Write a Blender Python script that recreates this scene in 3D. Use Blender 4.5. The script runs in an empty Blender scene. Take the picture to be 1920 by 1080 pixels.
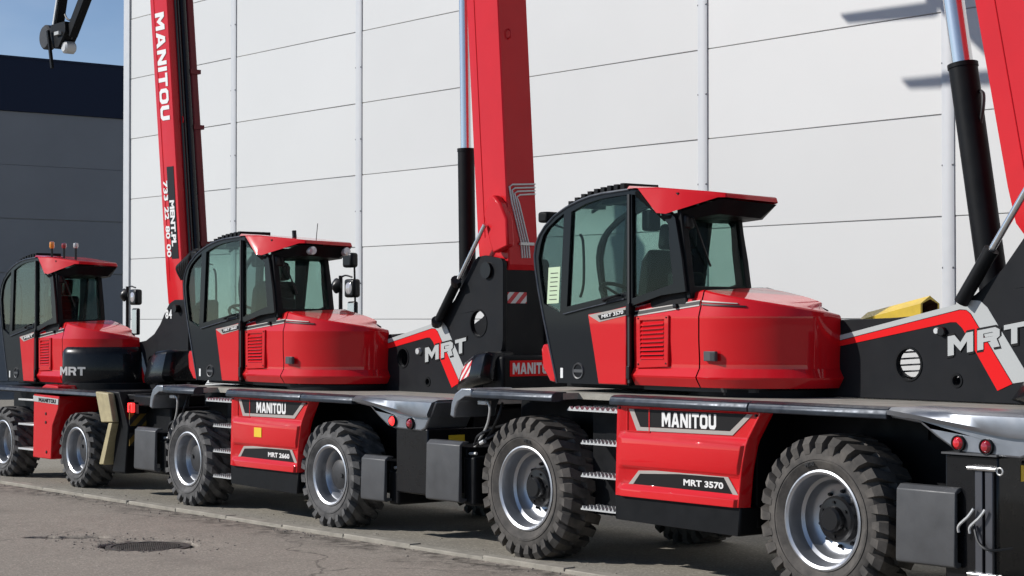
import bpy, bmesh, math, random
from mathutils import Vector, Matrix
from mathutils.geometry import tessellate_polygon
random.seed(7)
R = math.radians
scn = bpy.context.scene
COL = scn.collection

# ------------------------------------------------------------------ camera
cam = bpy.data.cameras.new('camera')
cam_o = bpy.data.objects.new('camera', cam); COL.objects.link(cam_o)
AZ, PITCH = R(38.7), math.atan(60/3600)
right = Vector((math.sin(AZ), math.cos(AZ), 0))
fh = Vector((-math.cos(AZ), math.sin(AZ), 0))
fwd = fh*math.cos(PITCH) + Vector((0, 0, 1))*math.sin(PITCH)
up = right.cross(fwd)
cam_o.matrix_world = Matrix((
    (right.x, up.x, -fwd.x, 0), (right.y, up.y, -fwd.y, 0), (right.z, up.z, -fwd.z, 1.9), (0, 0, 0, 1)))
cam.lens = 67.5; cam.sensor_width = 36; cam.clip_end = 3000; cam.clip_start = 0.1
scn.camera = cam_o
# ------------------------------------------------------------------ light
LIGHT = Vector((0.80, 1.0, -0.75)).normalized()      # direction the sunlight travels
world = bpy.data.worlds.new('World'); scn.world = world; world.use_nodes = True
wn = world.node_tree.nodes; wl = world.node_tree.links
bg = wn['Background']
sky = wn.new('ShaderNodeTexSky'); sky.sky_type = 'NISHITA'; sky.sun_disc = False
sky.sun_elevation = math.asin(-LIGHT.z)
sky.sun_rotation = math.atan2(-LIGHT.x, -LIGHT.y)
sky.air_density = 0.6; sky.dust_density = 0.0; sky.ozone_density = 1.3
tc = wn.new('ShaderNodeTexCoord'); mp = wn.new('ShaderNodeMapping'); mp.inputs['Scale'].default_value = (1, 1, 2.6)
nz = wn.new('ShaderNodeTexNoise'); nz.inputs['Scale'].default_value = 3.2; nz.inputs['Detail'].default_value = 5
cr = wn.new('ShaderNodeValToRGB'); cr.color_ramp.elements[0].position = 0.50; cr.color_ramp.elements[1].position = 0.80
cr.color_ramp.elements[1].color = (0.30, 0.30, 0.30, 1)
mixc = wn.new('ShaderNodeMix'); mixc.data_type = 'RGBA'; mixc.inputs[7].default_value = (7.5, 7.8, 8.2, 1)
wl.new(tc.outputs['Generated'], mp.inputs[0]); wl.new(mp.outputs[0], nz.inputs['Vector']); wl.new(nz.outputs[0], cr.inputs[0])
wl.new(cr.outputs[0], mixc.inputs[0]); wl.new(sky.outputs[0], mixc.inputs[6]); wl.new(mixc.outputs[2], bg.inputs[0])
bg.inputs[1].default_value = 0.105
sun = bpy.data.lights.new('sun', 'SUN'); sun.energy = 4.3; sun.angle = R(0.53); sun.color = (1, 0.965, 0.92)
sun_o = bpy.data.objects.new('sun', sun); COL.objects.link(sun_o)
sun_o.rotation_euler = LIGHT.to_track_quat('-Z', 'Y').to_euler()
vs = scn.view_settings
vs.view_transform = 'Standard'; vs.look = 'None'; vs.gamma = 1; vs.use_curve_mapping = False; vs.exposure = 0.1
scn.render.engine = 'CYCLES'

# ------------------------------------------------------------------ materials
MATS = {}
def mat(name, col, rough=0.5, metal=0.0, coat=0.0, coat_r=0.05, var=0.0, vscale=8.0, bump=0.0, bscale=60.0,
        rvar=0.0, dust=0.0, dustcol=(0.30, 0.27, 0.23), spec=0.5, vdetail=5):
    m = bpy.data.materials.new(name); m.use_nodes = True
    n, l = m.node_tree.nodes, m.node_tree.links
    b = n['Principled BSDF']
    b.inputs['Base Color'].default_value = (*col, 1); b.inputs['Roughness'].default_value = rough
    b.inputs['Metallic'].default_value = metal; b.inputs['Coat Weight'].default_value = coat
    b.inputs['Coat Roughness'].default_value = coat_r; b.inputs['Specular IOR Level'].default_value = spec
    t = n.new('ShaderNodeTexCoord')
    if var or dust:
        q = n.new('ShaderNodeTexNoise'); q.inputs['Scale'].default_value = vscale; q.inputs['Detail'].default_value = vdetail
        q.inputs['Roughness'].default_value = 0.6
        l.new(t.outputs['Object'], q.inputs['Vector'])
        ramp = n.new('ShaderNodeMapRange'); ramp.inputs[1].default_value = 0.3; ramp.inputs[2].default_value = 0.7
        l.new(q.outputs[0], ramp.inputs[0])
        mx = n.new('ShaderNodeMix'); mx.data_type = 'RGBA'
        mx.inputs[6].default_value = (*[c*(1-var) for c in col], 1)
        if dust:
            ramp.inputs[3].default_value = 0.0; ramp.inputs[4].default_value = dust
            mx.inputs[6].default_value = (*col, 1); mx.inputs[7].default_value = (*dustcol, 1)
        else:
            mx.inputs[7].default_value = (*[min(1, c*(1+var)) for c in col], 1)
        l.new(ramp.outputs[0], mx.inputs[0]); l.new(mx.outputs[2], b.inputs['Base Color'])
    if rvar:
        q2 = n.new('ShaderNodeTexNoise'); q2.inputs['Scale'].default_value = vscale*1.7; q2.inputs['Detail'].default_value = 6
        l.new(t.outputs['Object'], q2.inputs['Vector'])
        r2 = n.new('ShaderNodeMapRange'); r2.inputs[1].default_value = 0.3; r2.inputs[2].default_value = 0.7
        r2.inputs[3].default_value = max(0.02, rough-rvar); r2.inputs[4].default_value = min(1, rough+rvar)
        l.new(q2.outputs[0], r2.inputs[0]); l.new(r2.outputs[0], b.inputs['Roughness'])
    if bump:
        q3 = n.new('ShaderNodeTexNoise'); q3.inputs['Scale'].default_value = bscale; q3.inputs['Detail'].default_value = 4
        l.new(t.outputs['Object'], q3.inputs['Vector'])
        bp = n.new('ShaderNodeBump'); bp.inputs['Strength'].default_value = bump; bp.inputs['Distance'].default_value = 0.01
        l.new(q3.outputs[0], bp.inputs['Height']); l.new(bp.outputs[0], b.inputs['Normal'])
    MATS[name] = m
    return m
RED = mat('red_paint', (0.58, 0.005, 0.010), 0.5, 0, 0.9, 0.02, spec=0.08, rvar=0.06, vscale=3, bump=0.01, bscale=6)
BOOMRED = mat('boom_red_paint', (0.56, 0.008, 0.014), 0.5, 0, 0.35, 0.12, spec=0.1, var=0.05, rvar=0.08, vscale=2.5)
DKRED = mat('dark_red_paint', (0.13, 0.008, 0.012), 0.5, 0, 0.15, 0.2, var=0.1, spec=0.2)
BLACK = mat('black_paint', (0.0075, 0.008, 0.009), 0.5, 0, 0.0, 0.2, rvar=0.1, vscale=5, spec=0.12, var=0.2)
PLATE = mat('turret_black', (0.0085, 0.0092, 0.011), 0.5, 0, 0.0, 0.3, rvar=0.08, vscale=4, var=0.12, bump=0.02, bscale=200, spec=0.15)
GLOSSBLACK = mat('gloss_black', (0.006, 0.006, 0.007), 0.3, 0, 0.3, 0.06, rvar=0.05, spec=0.15)
CABGREY = mat('cab_black', (0.006, 0.007, 0.009), 0.35, 0, 0.25, 0.06, spec=0.12)
PADGREY = mat('pad_grey', (0.062, 0.063, 0.066), 0.5, 0.1, 0, var=0.12, vscale=6, rvar=0.1)
SILVER = mat('silver_fender', (0.25, 0.265, 0.29), 0.40, 0.8, 0.15, 0.2, rvar=0.08, vscale=4)
EDGE = mat('deck_edge', (0.028, 0.034, 0.044), 0.42, 0.5, 0, rvar=0.12, vscale=9, var=0.3)
DECK = mat('deck_top', (0.30, 0.285, 0.245), 0.7, 0.1, 0, var=0.25, vscale=5, bump=0.3, bscale=90)
RUBBER = mat('rubber_dusty', (0.042, 0.040, 0.038), 0.85, 0, 0, dust=0.75, vscale=7, dustcol=(0.148, 0.133, 0.118), bump=0.15, bscale=50, spec=0.25)
RUBBER2 = mat('rubber_grey', (0.055, 0.054, 0.054), 0.85, 0, 0, dust=0.8, vscale=9, dustcol=(0.165, 0.16, 0.156), bump=0.15, bscale=50, spec=0.25)
RIM = mat('rim_silver', (0.46, 0.47, 0.49), 0.38, 0.85, 0.1, 0.2, rvar=0.06, vscale=9)
HUB = mat('hub_black', (0.007, 0.007, 0.008), 0.4, 0, 0.2, 0.2, spec=0.2)
HUBGREY = mat('hub_grey', (0.045, 0.045, 0.047), 0.5, 0.2, 0, var=0.2, vscale=12, spec=0.3)
CHROME = mat('chrome', (0.72, 0.72, 0.72), 0.22, 0.9)
STEEL = mat('zinc_steel', (0.55, 0.55, 0.54), 0.45, 0.45, 0, rvar=0.12, vscale=30)
DKSTEEL = mat('dark_steel', (0.10, 0.10, 0.11), 0.4, 0.8)
WHITE = mat('white_vinyl', (0.74, 0.74, 0.72), 0.5)
GREYVINYL = mat('grey_vinyl', (0.42, 0.43, 0.42), 0.5)
TANVINYL = mat('tan_grey_vinyl', (0.36, 0.33, 0.30), 0.5)
REDVINYL = mat('red_vinyl', (0.72, 0.010, 0.012), 0.5, spec=0.1)
BLACKVINYL = mat('black_vinyl', (0.009, 0.008, 0.008), 0.45, spec=0.2)
YELLOW = mat('yellow_sticker', (0.75, 0.50, 0.02), 0.5)
PAPER = mat('paper', (0.50, 0.62, 0.42), 0.8)
PLASTIC = mat('interior_plastic', (0.009, 0.009, 0.010), 0.6, spec=0.2)
LENSRED = mat('red_lens', (0.62, 0.012, 0.02), 0.15, 0, 1.0, 0.03)
LENSDK = mat('dark_red_lens', (0.30, 0.010, 0.02), 0.18, 0, 1.0, 0.03)
LENSCLEAR = mat('lamp_glass', (0.60, 0.58, 0.60), 0.1, 0.3, 1.0, 0.03)
AMBER = mat('amber_lens', (0.85, 0.28, 0.02), 0.2, 0, 1.0, 0.05)
BEIGE = mat('beige_paint', (0.37, 0.31, 0.17), 0.55, 0, 0, var=0.15, vscale=12)
YPAINT = mat('yellow_paint', (0.62, 0.42, 0.02), 0.45, 0, 0.2, 0.2, var=0.12, vscale=6)
RUST = mat('rusty_inside', (0.11, 0.045, 0.02), 0.8, var=0.3)
TRIM = mat('trim_alu', (0.52, 0.53, 0.54), 0.5, 0.1, 0, rvar=0.08)
HOSE = mat('hose_rubber', (0.015, 0.015, 0.016), 0.5)

def emit_mat(name, col, s):
    m = mat(name, col, 0.3); b = m.node_tree.nodes['Principled BSDF']
    b.inputs['Emission Color'].default_value = (*col, 1); b.inputs['Emission Strength'].default_value = s
    return m
LITRED = emit_mat('lit_red_lamp', (1.0, 0.03, 0.03), 2.0)

def glass_mat(name, tint, refl=1.0):
    m = bpy.data.materials.new(name); m.use_nodes = True
    n, l = m.node_tree.nodes, m.node_tree.links; n.clear()
    o = n.new('ShaderNodeOutputMaterial'); tr = n.new('ShaderNodeBsdfTransparent'); gl = n.new('ShaderNodeBsdfGlossy')
    tr.inputs[0].default_value = (*tint, 1); gl.inputs['Roughness'].default_value = 0.01
    lw = n.new('ShaderNodeLayerWeight'); lw.inputs[0].default_value = 0.5
    pw = n.new('ShaderNodeMath'); pw.operation = 'POWER'; pw.inputs[1].default_value = 4.0; l.new(lw.outputs['Facing'], pw.inputs[0])
    fr = n.new('ShaderNodeMath'); fr.operation = 'MULTIPLY_ADD'; fr.inputs[1].default_value = 0.8; fr.inputs[2].default_value = 0.010; l.new(pw.outputs[0], fr.inputs[0])
    mx = n.new('ShaderNodeMixShader'); l.new(fr.outputs[0], mx.inputs[0]); l.new(tr.outputs[0], mx.inputs[1]); l.new(gl.outputs[0], mx.inputs[2])
    l.new(mx.outputs[0], o.inputs[0])
    return m
GLASS = glass_mat('tinted_glass', (0.685, 0.785, 0.755))
DGLASS = glass_mat('dark_tinted_glass', (0.46, 0.54, 0.54))

def hazard_mat(name, ax, c1, c2, scale):
    m = mat(name, c1, 0.5); n, l = m.node_tree.nodes, m.node_tree.links; b = n['Principled BSDF']
    t = n.new('ShaderNodeTexCoord'); s = n.new('ShaderNodeSeparateXYZ'); l.new(t.outputs['Object'], s.inputs[0])
    ad = n.new('ShaderNodeMath'); ad.operation = 'SUBTRACT'; l.new(s.outputs[ax], ad.inputs[0]); l.new(s.outputs[2], ad.inputs[1])
    ml = n.new('ShaderNodeMath'); ml.operation = 'MULTIPLY'; ml.inputs[1].default_value = scale; l.new(ad.outputs[0], ml.inputs[0])
    f = n.new('ShaderNodeMath'); f.operation = 'FRACT'; l.new(ml.outputs[0], f.inputs[0])
    g = n.new('ShaderNodeMath'); g.operation = 'GREATER_THAN'; g.inputs[1].default_value = 0.5; l.new(f.outputs[0], g.inputs[0])
    mx = n.new('ShaderNodeMix'); mx.data_type = 'RGBA'; mx.inputs[6].default_value = (*c1, 1); mx.inputs[7].default_value = (*c2, 1)
    l.new(g.outputs[0], mx.inputs[0]); l.new(mx.outputs[2], b.inputs['Base Color'])
    return m
HAZY = hazard_mat('hazard_rear', 1, (0.62, 0.60, 0.58), (0.50, 0.02, 0.03), 9)
HAZX = hazard_mat('hazard_side', 0, (0.62, 0.60, 0.58), (0.50, 0.02, 0.03), 9)
HAZYB = hazard_mat('hazard_yellow', 1, (0.20, 0.12, 0.02), (0.02, 0.02, 0.02), 7)

# ------------------------------------------------------------------ mesh helpers
class MB:
    def __init__(s): s.v = []; s.f = []
    def add(s, vs, fs):
        b = len(s.v); s.v += [tuple(p) for p in vs]; s.f += [tuple(i+b for i in f) for f in fs]; return s
    def box(s, x0, x1, y0, y1, z0, z1):
        return s.add([(x0,y0,z0),(x1,y0,z0),(x1,y1,z0),(x0,y1,z0),(x0,y0,z1),(x1,y0,z1),(x1,y1,z1),(x0,y1,z1)],
                     [(0,3,2,1),(4,5,6,7),(0,1,5,4),(1,2,6,5),(2,3,7,6),(3,0,4,7)])
    def prism(s, plane, outer, a, b, holes=()):
        loops = [list(outer)] + [list(h) for h in holes]
        def P(p, t):
            u, w = p
            return (u, t, w) if plane == 'xz' else ((t, u, w) if plane == 'yz' else (u, w, t))
        tri = tessellate_polygon([[Vector((p[0], p[1], 0)) for p in lp] for lp in loops])
        flat = [p for lp in loops for p in lp]; n = len(flat)
        vs = [P(p, a) for p in flat] + [P(p, b) for p in flat]
        fs = []
        for t in tri:
            fs.append(tuple(t)); fs.append(tuple(i+n for i in reversed(t)))
        o = 0
        for lp in loops:
            k = len(lp)
            for i in range(k):
                j = (i+1) % k
                fs.append((o+i, o+j, o+j+n, o+i+n))
            o += k
        return s.add(vs, fs)
    def tube(s, path, r, n=10, cap=True):
        path = [Vector(p) for p in path]; rs = r if isinstance(r, (list, tuple)) else [r]*len(path)
        rings = []; prev = None
        for i, p in enumerate(path):
            d = (path[min(i+1, len(path)-1)] - path[max(i-1, 0)]).normalized()
            if prev is None:
                x = d.cross(Vector((0, 0, 1)) if abs(d.z) < 0.9 else Vector((1, 0, 0))).normalized()
            else:
                x = (prev - d*prev.dot(d)).normalized()
            prev = x; y = d.cross(x)
            rings.append([p + (x*math.cos(2*math.pi*k/n) + y*math.sin(2*math.pi*k/n))*rs[i] for k in range(n)])
        return s.loft(rings, True, cap)
    def loft(s, rings, closed=True, cap=False):
        n = len(rings[0]); vs = [p for r in rings for p in r]; fs = []
        for i in range(len(rings)-1):
            for k in range(n if closed else n-1):
                j = (k+1) % n
                fs.append((i*n+k, i*n+j, (i+1)*n+j, (i+1)*n+k))
        if cap:
            fs.append(tuple(range(n-1, -1, -1))); fs.append(tuple((len(rings)-1)*n+k for k in range(n)))
        return s.add(vs, fs)
    def lathe(s, prof, n=48, c=(0, 0, 0), axis='y', cap=False):
        rings = []
        for r, h in prof:
            ring = []
            for k in range(n):
                a = 2*math.pi*k/n; p = r*math.cos(a); q = r*math.sin(a)
                ring.append((c[0]+p, c[1]+h, c[2]+q) if axis == 'y' else ((c[0]+p, c[1]+q, c[2]+h) if axis == 'z' else (c[0]+h, c[1]+p, c[2]+q)))
            rings.append(ring)
        return s.loft(rings, True, cap)
    def obox(s, o, U, V, W):
        o, U, V, W = map(Vector, (o, U, V, W))
        return s.add([o, o+U, o+U+V, o+V, o+W, o+U+W, o+U+V+W, o+V+W],
                     [(0,3,2,1),(4,5,6,7),(0,1,5,4),(1,2,6,5),(2,3,7,6),(3,0,4,7)])
    def mesh(s, m, smooth=33):
        me = bpy.data.meshes.new('m'); me.from_pydata(s.v, [], s.f); me.validate()
        bm = bmesh.new(); bm.from_mesh(me); bmesh.ops.recalc_face_normals(bm, faces=bm.faces); bm.to_mesh(me); bm.free()
        if m: me.materials.append(m)
        me.polygons.foreach_set('use_smooth', [True]*len(me.polygons)); me.set_sharp_from_angle(angle=R(smooth)); me.update()
        return me
    def build(s, name, m, parent=None, off=(0, 0, 0), bevel=0, seg=2, smooth=33, subsurf=0):
        return link(name, s.mesh(m, smooth), parent, off, bevel, seg, subsurf)
def link(name, me, parent=None, off=(0, 0, 0), bevel=0, seg=2, subsurf=0):
    o = bpy.data.objects.new(name, me); COL.objects.link(o); o.parent = parent; o.location = off
    if me is not None and me.name == 'm' or (me is not None and me.name.startswith('m.')): me.name = name
    if subsurf:
        q = o.modifiers.new('subdivision', 'SUBSURF'); q.levels = subsurf; q.render_levels = subsurf
    if bevel:
        q = o.modifiers.new('bevel', 'BEVEL'); q.width = bevel; q.segments = seg; q.limit_method = 'ANGLE'; q.angle_limit = R(32)
        q.harden_normals = False
    return o
def circle(cx, cz, r, n=28, rz=None): return [(cx+r*math.cos(2*math.pi*k/n), cz+(rz or r)*math.sin(2*math.pi*k/n)) for k in range(n)]
def tag(o, label=None, cat=None, group=None, kind=None):
    for k, v in (('label', label), ('category', cat), ('group', group), ('kind', kind)):
        if v: o[k] = v
    return o
def empty(name, loc):
    o = bpy.data.objects.new(name, None); COL.objects.link(o); o.location = loc; o.empty_display_size = 0.3; return o
def smoothpath(pts, n=8):
    pts = [Vector(p) for p in pts]; P = [pts[0]] + pts + [pts[-1]]; out = []
    for i in range(1, len(P)-2):
        for k in range(n):
            t = k/n; a, b, c, d = P[i-1], P[i], P[i+1], P[i+2]
            out.append(0.5*((2*b)+(-a+c)*t+(2*a-5*b+4*c-d)*t*t+(-a+3*b-3*c+d)*t**3))
    out.append(pts[-1]); return out
def text(body, m, parent, fn, bold=0.02, name='lettering', off=(0, 0, 0), spacing=1.0):
    cu = bpy.data.curves.new('t', 'FONT'); cu.body = body; cu.size = 1; cu.offset = bold; cu.extrude = 0.5; cu.resolution_u = 3
    cu.space_character = spacing
    ob = bpy.data.objects.new('t', cu); COL.objects.link(ob)
    dg = bpy.context.evaluated_depsgraph_get(); dg.update()
    me = bpy.data.meshes.new_from_object(ob.evaluated_get(dg))
    bpy.data.objects.remove(ob); bpy.data.curves.remove(cu)
    xs = [v.co.x for v in me.vertices]; ys = [v.co.y for v in me.vertices]
    x0, x1, y0, y1 = min(xs), max(xs), min(ys), max(ys)
    for v in me.vertices: v.co = Vector(fn((v.co.x-x0)/(x1-x0), (v.co.y-y0)/(y1-y0), v.co.z+0.5))
    me.materials.clear(); me.materials.append(m); me.name = name
    bm = bmesh.new(); bm.from_mesh(me); bmesh.ops.recalc_face_normals(bm, faces=bm.faces); bm.to_mesh(me); bm.free()
    return link(name, me, parent, off)
GLYPH = {
 'M': (1.12, [[(0,0),(0,1),(.27,1),(.5,.58),(.73,1),(1,1),(1,0),(.76,0),(.76,.58),(.5,.14),(.24,.58),(.24,0)]]),
 'A': (1.02, [[(0,0),(.34,1),(.66,1),(1,0),(.73,0),(.665,.19),(.335,.19),(.27,0)], [(.40,.40),(.60,.40),(.5,.74)]]),
 'N': (.96, [[(0,0),(0,1),(.28,1),(.74,.42),(.74,1),(1,1),(1,0),(.73,0),(.26,.58),(.26,0)]]),
 'I': (.27, [[(0,0),(0,1),(1,1),(1,0)]]),
 'T': (.86, [[(.35,0),(.35,.76),(0,.76),(0,1),(1,1),(1,.76),(.65,.76),(.65,0)]]),
 'O': (.96, [[(.2,0),(0,.2),(0,.8),(.2,1),(.8,1),(1,.8),(1,.2),(.8,0)], [(.36,.23),(.27,.32),(.27,.68),(.36,.77),(.64,.77),(.73,.68),(.73,.32),(.64,.23)]]),
 'U': (.92, [[(0,.2),(0,1),(.28,1),(.28,.32),(.37,.24),(.63,.24),(.72,.32),(.72,1),(1,1),(1,.2),(.8,0),(.2,0)]]),
 'R': (.96, [[(0,0),(0,1),(.8,1),(1,.84),(1,.52),(.86,.41),(1,0),(.71,0),(.58,.36),(.27,.36),(.27,0)], [(.27,.57),(.27,.79),(.67,.79),(.73,.74),(.73,.62),(.67,.57)]])}
def block(body, m, parent, fn, name='lettering', gap=.13, off=(0, 0, 0)):
    W = sum(GLYPH[c][0] for c in body) + gap*(len(body)-1); x = 0; mb = MB()
    for c in body:
        w, loops = GLYPH[c]
        loops = [[((x+p[0]*w)/W, p[1]) for p in lp] for lp in loops]
        mb.prism('xz', loops[0], 0, 1, loops[1:]); x += w+gap
    mb.v = [tuple(fn(p[0], p[2], p[1])) for p in mb.v]
    return mb.build(name, m, parent, off)
def planar(o, U, V, N=(0, -0.003, 0)):
    o, U, V, N = map(Vector, (o, U, V, N))
    return lambda u, v, w: o + U*u + V*v + N*w
def lerp_list(tab, z):
    if z >= tab[0][0]: return tab[0][1]
    for (a, p), (b, q) in zip(tab, tab[1:]):
        if z >= b: return p + (q-p)*(a-z)/(a-b)
    return tab[-1][1]

# ------------------------------------------------------------------ ground, road, kerb, yard
from mathutils import noise as mnoise
def ground_mat(name, base, dark, fine=180, crack=0.0, gutter=False, seed=0.0):
    m = bpy.data.materials.new(name); m.use_nodes = True
    n, l = m.node_tree.nodes, m.node_tree.links; b = n['Principled BSDF']; b.inputs['Roughness'].default_value = 0.88
    b.inputs['Specular IOR Level'].default_value = 0.3
    t = n.new('ShaderNodeTexCoord')
    def nz(sc, det, off=0):
        q = n.new('ShaderNodeTexNoise'); q.inputs['Scale'].default_value = sc; q.inputs['Detail'].default_value = det; q.inputs['Roughness'].default_value = 0.65
        mp_ = n.new('ShaderNodeMapping'); mp_.inputs['Location'].default_value = (seed+off, off*1.3, 0); l.new(t.outputs['Object'], mp_.inputs[0]); l.new(mp_.outputs[0], q.inputs['Vector']); return q.outputs[0]
    def rng(x, a, b_, c, d):
        q = n.new('ShaderNodeMapRange'); q.inputs[1].default_value = a; q.inputs[2].default_value = b_; q.inputs[3].default_value = c; q.inputs[4].default_value = d; l.new(x, q.inputs[0]); return q.outputs[0]
    def mixc(fac, A, B, mode='MIX'):
        q = n.new('ShaderNodeMix'); q.data_type = 'RGBA'; q.blend_type = mode
        l.new(fac, q.inputs[0])
        for i, X in ((6, A), (7, B)):
            if isinstance(X, tuple): q.inputs[i].default_value = (*X, 1)
            else: l.new(X, q.inputs[i])
        return q.outputs[2]
    big = rng(nz(0.35, 4), 0.3, 0.7, 0, 1); mid = rng(nz(2.3, 6, 5), 0.35, 0.68, 0, 1); fin = nz(fine, 2, 9)
    col = mixc(big, tuple(c*0.90 for c in base), tuple(min(1, c*1.1) for c in base))
    col = mixc(rng(mid, 0, 1, 0, 0.5), col, tuple(c*0.82 for c in base))
    vo = n.new('ShaderNodeTexVoronoi'); vo.inputs['Scale'].default_value = fine*0.55; l.new(t.outputs['Object'], vo.inputs['Vector'])
    agg = n.new('ShaderNodeSeparateColor'); l.new(vo.outputs['Color'], agg.inputs[0])
    col = mixc(rng(agg.outputs[0], 0.55, 1, 0, 0.75), col, dark)
    col = mixc(rng(agg.outputs[1], 0.75, 1, 0, 0.6), col, tuple(min(1, c*1.7) for c in base))
    st = rng(nz(0.9, 7, 21), 0.56, 0.70, 0, 0.55)
    col = mixc(st, col, dark)
    hgt = fin
    if crack:
        wv = n.new('ShaderNodeTexVoronoi'); wv.feature = 'DISTANCE_TO_EDGE'; wv.inputs['Scale'].default_value = 0.33
        wp = n.new('ShaderNodeVectorMath'); wp.operation = 'ADD'; sc_ = n.new('ShaderNodeVectorMath'); sc_.operation = 'SCALE'; sc_.inputs['Scale'].default_value = 0.7
        nn = n.new('ShaderNodeTexNoise'); nn.inputs['Scale'].default_value = 1.6; nn.inputs['Detail'].default_value = 6; l.new(t.outputs['Object'], nn.inputs['Vector'])
        l.new(nn.outputs['Color'], sc_.inputs[0]); l.new(t.outputs['Object'], wp.inputs[0]); l.new(sc_.outputs[0], wp.inputs[1]); l.new(wp.outputs[0], wv.inputs['Vector'])
        ck = rng(wv.outputs['Distance'], 0.0, 0.006, crack, 0)
        gate = rng(nz(0.5, 3, 33), 0.45, 0.56, 0, 1)
        mu = n.new('ShaderNodeMath'); mu.operation = 'MULTIPLY'; l.new(ck, mu.inputs[0]); l.new(gate, mu.inputs[1])
        col = mixc(mu.outputs[0], col, tuple(c*0.35 for c in dark))
    if gutter:      # dirt washed up along the kerb, with a ragged edge of its own
        s = n.new('ShaderNodeSeparateXYZ'); l.new(t.outputs['Object'], s.inputs[0])
        wob = rng(nz(1.1, 6, 44), 0.3, 0.7, -0.25, 0.35)
        ad = n.new('ShaderNodeMath'); ad.operation = 'ADD'; l.new(s.outputs[1], ad.inputs[0]); l.new(wob, ad.inputs[1])
        g1 = rng(ad.outputs[0], 8.85, 9.25, 0, 0.85); g2 = rng(nz(7, 6, 3), 0.42, 0.62, 0, 1)
        mu = n.new('ShaderNodeMath'); mu.operation = 'MULTIPLY'; l.new(g1, mu.inputs[0]); l.new(g2, mu.inputs[1])
        col = mixc(mu.outputs[0], col, (0.045, 0.038, 0.030))
        col = mixc(rng(s.outputs[2], -0.012, -0.032, 0, 0.9), col, (0.028, 0.024, 0.020))      # damp dirt lying in the potholes
    l.new(col, b.inputs['Base Color'])
    bp = n.new('ShaderNodeBump'); bp.inputs['Strength'].default_value = 0.5; bp.inputs['Distance'].default_value = 0.006
    l.new(hgt, bp.inputs['Height']); l.new(bp.outputs[0], b.inputs['Normal'])
    return m
ASPHALT = ground_mat('road_asphalt', (0.30, 0.262, 0.218), (0.165, 0.143, 0.12), 150, crack=0.7, gutter=True)
YARD = ground_mat('yard_concrete', (0.285, 0.262, 0.218), (0.19, 0.172, 0.145), 120, seed=40)
GROUND = ground_mat('far_ground', (0.17, 0.16, 0.14), (0.10, 0.09, 0.08), 60, seed=80)

tag(MB().add([(-900,-900,-.16),(900,-900,-.16),(900,900,-.16),(-900,900,-.16)], [(0,1,2,3)]).build('ground', GROUND), kind='structure')

HOLES = [(-15.55, 7.52, math.atan2(0.40, 0.32), 0.34, 0.10, 0.085), (-15.05, 7.66, 0.9, 0.16, 0.05, 0.02)]
MHX, MHY = -14.62, 7.77
def road_h(x, y):
    p = Vector((x*3.1, y*3.1, 0)); h = 0.006*mnoise.noise(p*0.6) + 0.003*mnoise.noise(p*3.0)
    for cx, cy, a, lx, ly, d in HOLES:
        u = ((x-cx)*math.cos(a) + (y-cy)*math.sin(a))/lx; v = (-(x-cx)*math.sin(a) + (y-cy)*math.cos(a))/ly
        r = math.hypot(u, v) + 0.45*mnoise.noise(Vector((x*9, y*9, 1.7)))
        h -= d*max(0, min(1, (1.15-r)/0.3))
    r = math.hypot(x-MHX, y-MHY) + 0.06*mnoise.noise(Vector((x*8, y*8, 4.2)))
    if r < 0.62: h -= 0.012*max(0, min(1, (0.62-r)/0.12))*(0.5+0.5*mnoise.noise(Vector((x*14, y*14, 8))))
    h -= 0.06*max(0, min(1, (0.395-r)/0.03))
    return h
X0, X1, Y0, Y1 = -17.4, -13.2, 6.6, 8.7; st = 0.025
nx, ny = int(round((X1-X0)/st)), int(round((Y1-Y0)/st))
mb = MB(); vs_ = []
for j in range(ny+1):
    for i in range(nx+1):
        x, y = X0+i*st, Y0+j*st
        e = min(1, min(i, nx-i, j, ny-j)/8)
        vs_.append((x, y, road_h(x, y)*e))
mb.add(vs_, [(j*(nx+1)+i, j*(nx+1)+i+1, (j+1)*(nx+1)+i+1, (j+1)*(nx+1)+i) for j in range(ny) for i in range(nx)])
RX0, RX1, RY0, RY1 = -80, 80, -40, 9.33
for a, b, c, d in ((RX0, RX1, RY0, Y0), (RX0, RX1, Y1, RY1), (RX0, X0, Y0, Y1), (X1, RX1, Y0, Y1)):
    mb.add([(a,c,0),(b,c,0),(b,d,0),(a,d,0)], [(0,1,2,3)])
tag(mb.build('road', ASPHALT, smooth=60), kind='structure')
tag(MB().box(-80, 80, 9.45, 80, -0.12, 0.02).build('yard_pavement', YARD), kind='structure')
KERBM = mat('kerb_concrete', (0.31, 0.285, 0.24), 0.9, var=0.22, vscale=5, bump=0.4, bscale=70, spec=0.2)
kerb = tag(MB().box(-80, 80, 9.335, 9.445, -0.12, 0.012).build('kerb', KERBM), kind='structure')
km = MB().box(0, 0.988, 9.33, 9.45, -0.1, 0.034).mesh(KERBM); km.name = 'kerb_stone'
for i in range(40):
    o = link('kerb_stone', km, kerb, (-36+i, random.uniform(-.006, .006), random.uniform(-.006, .006)), 0.008)
    o.rotation_euler = (0, 0, random.uniform(-.003, .003))
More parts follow.
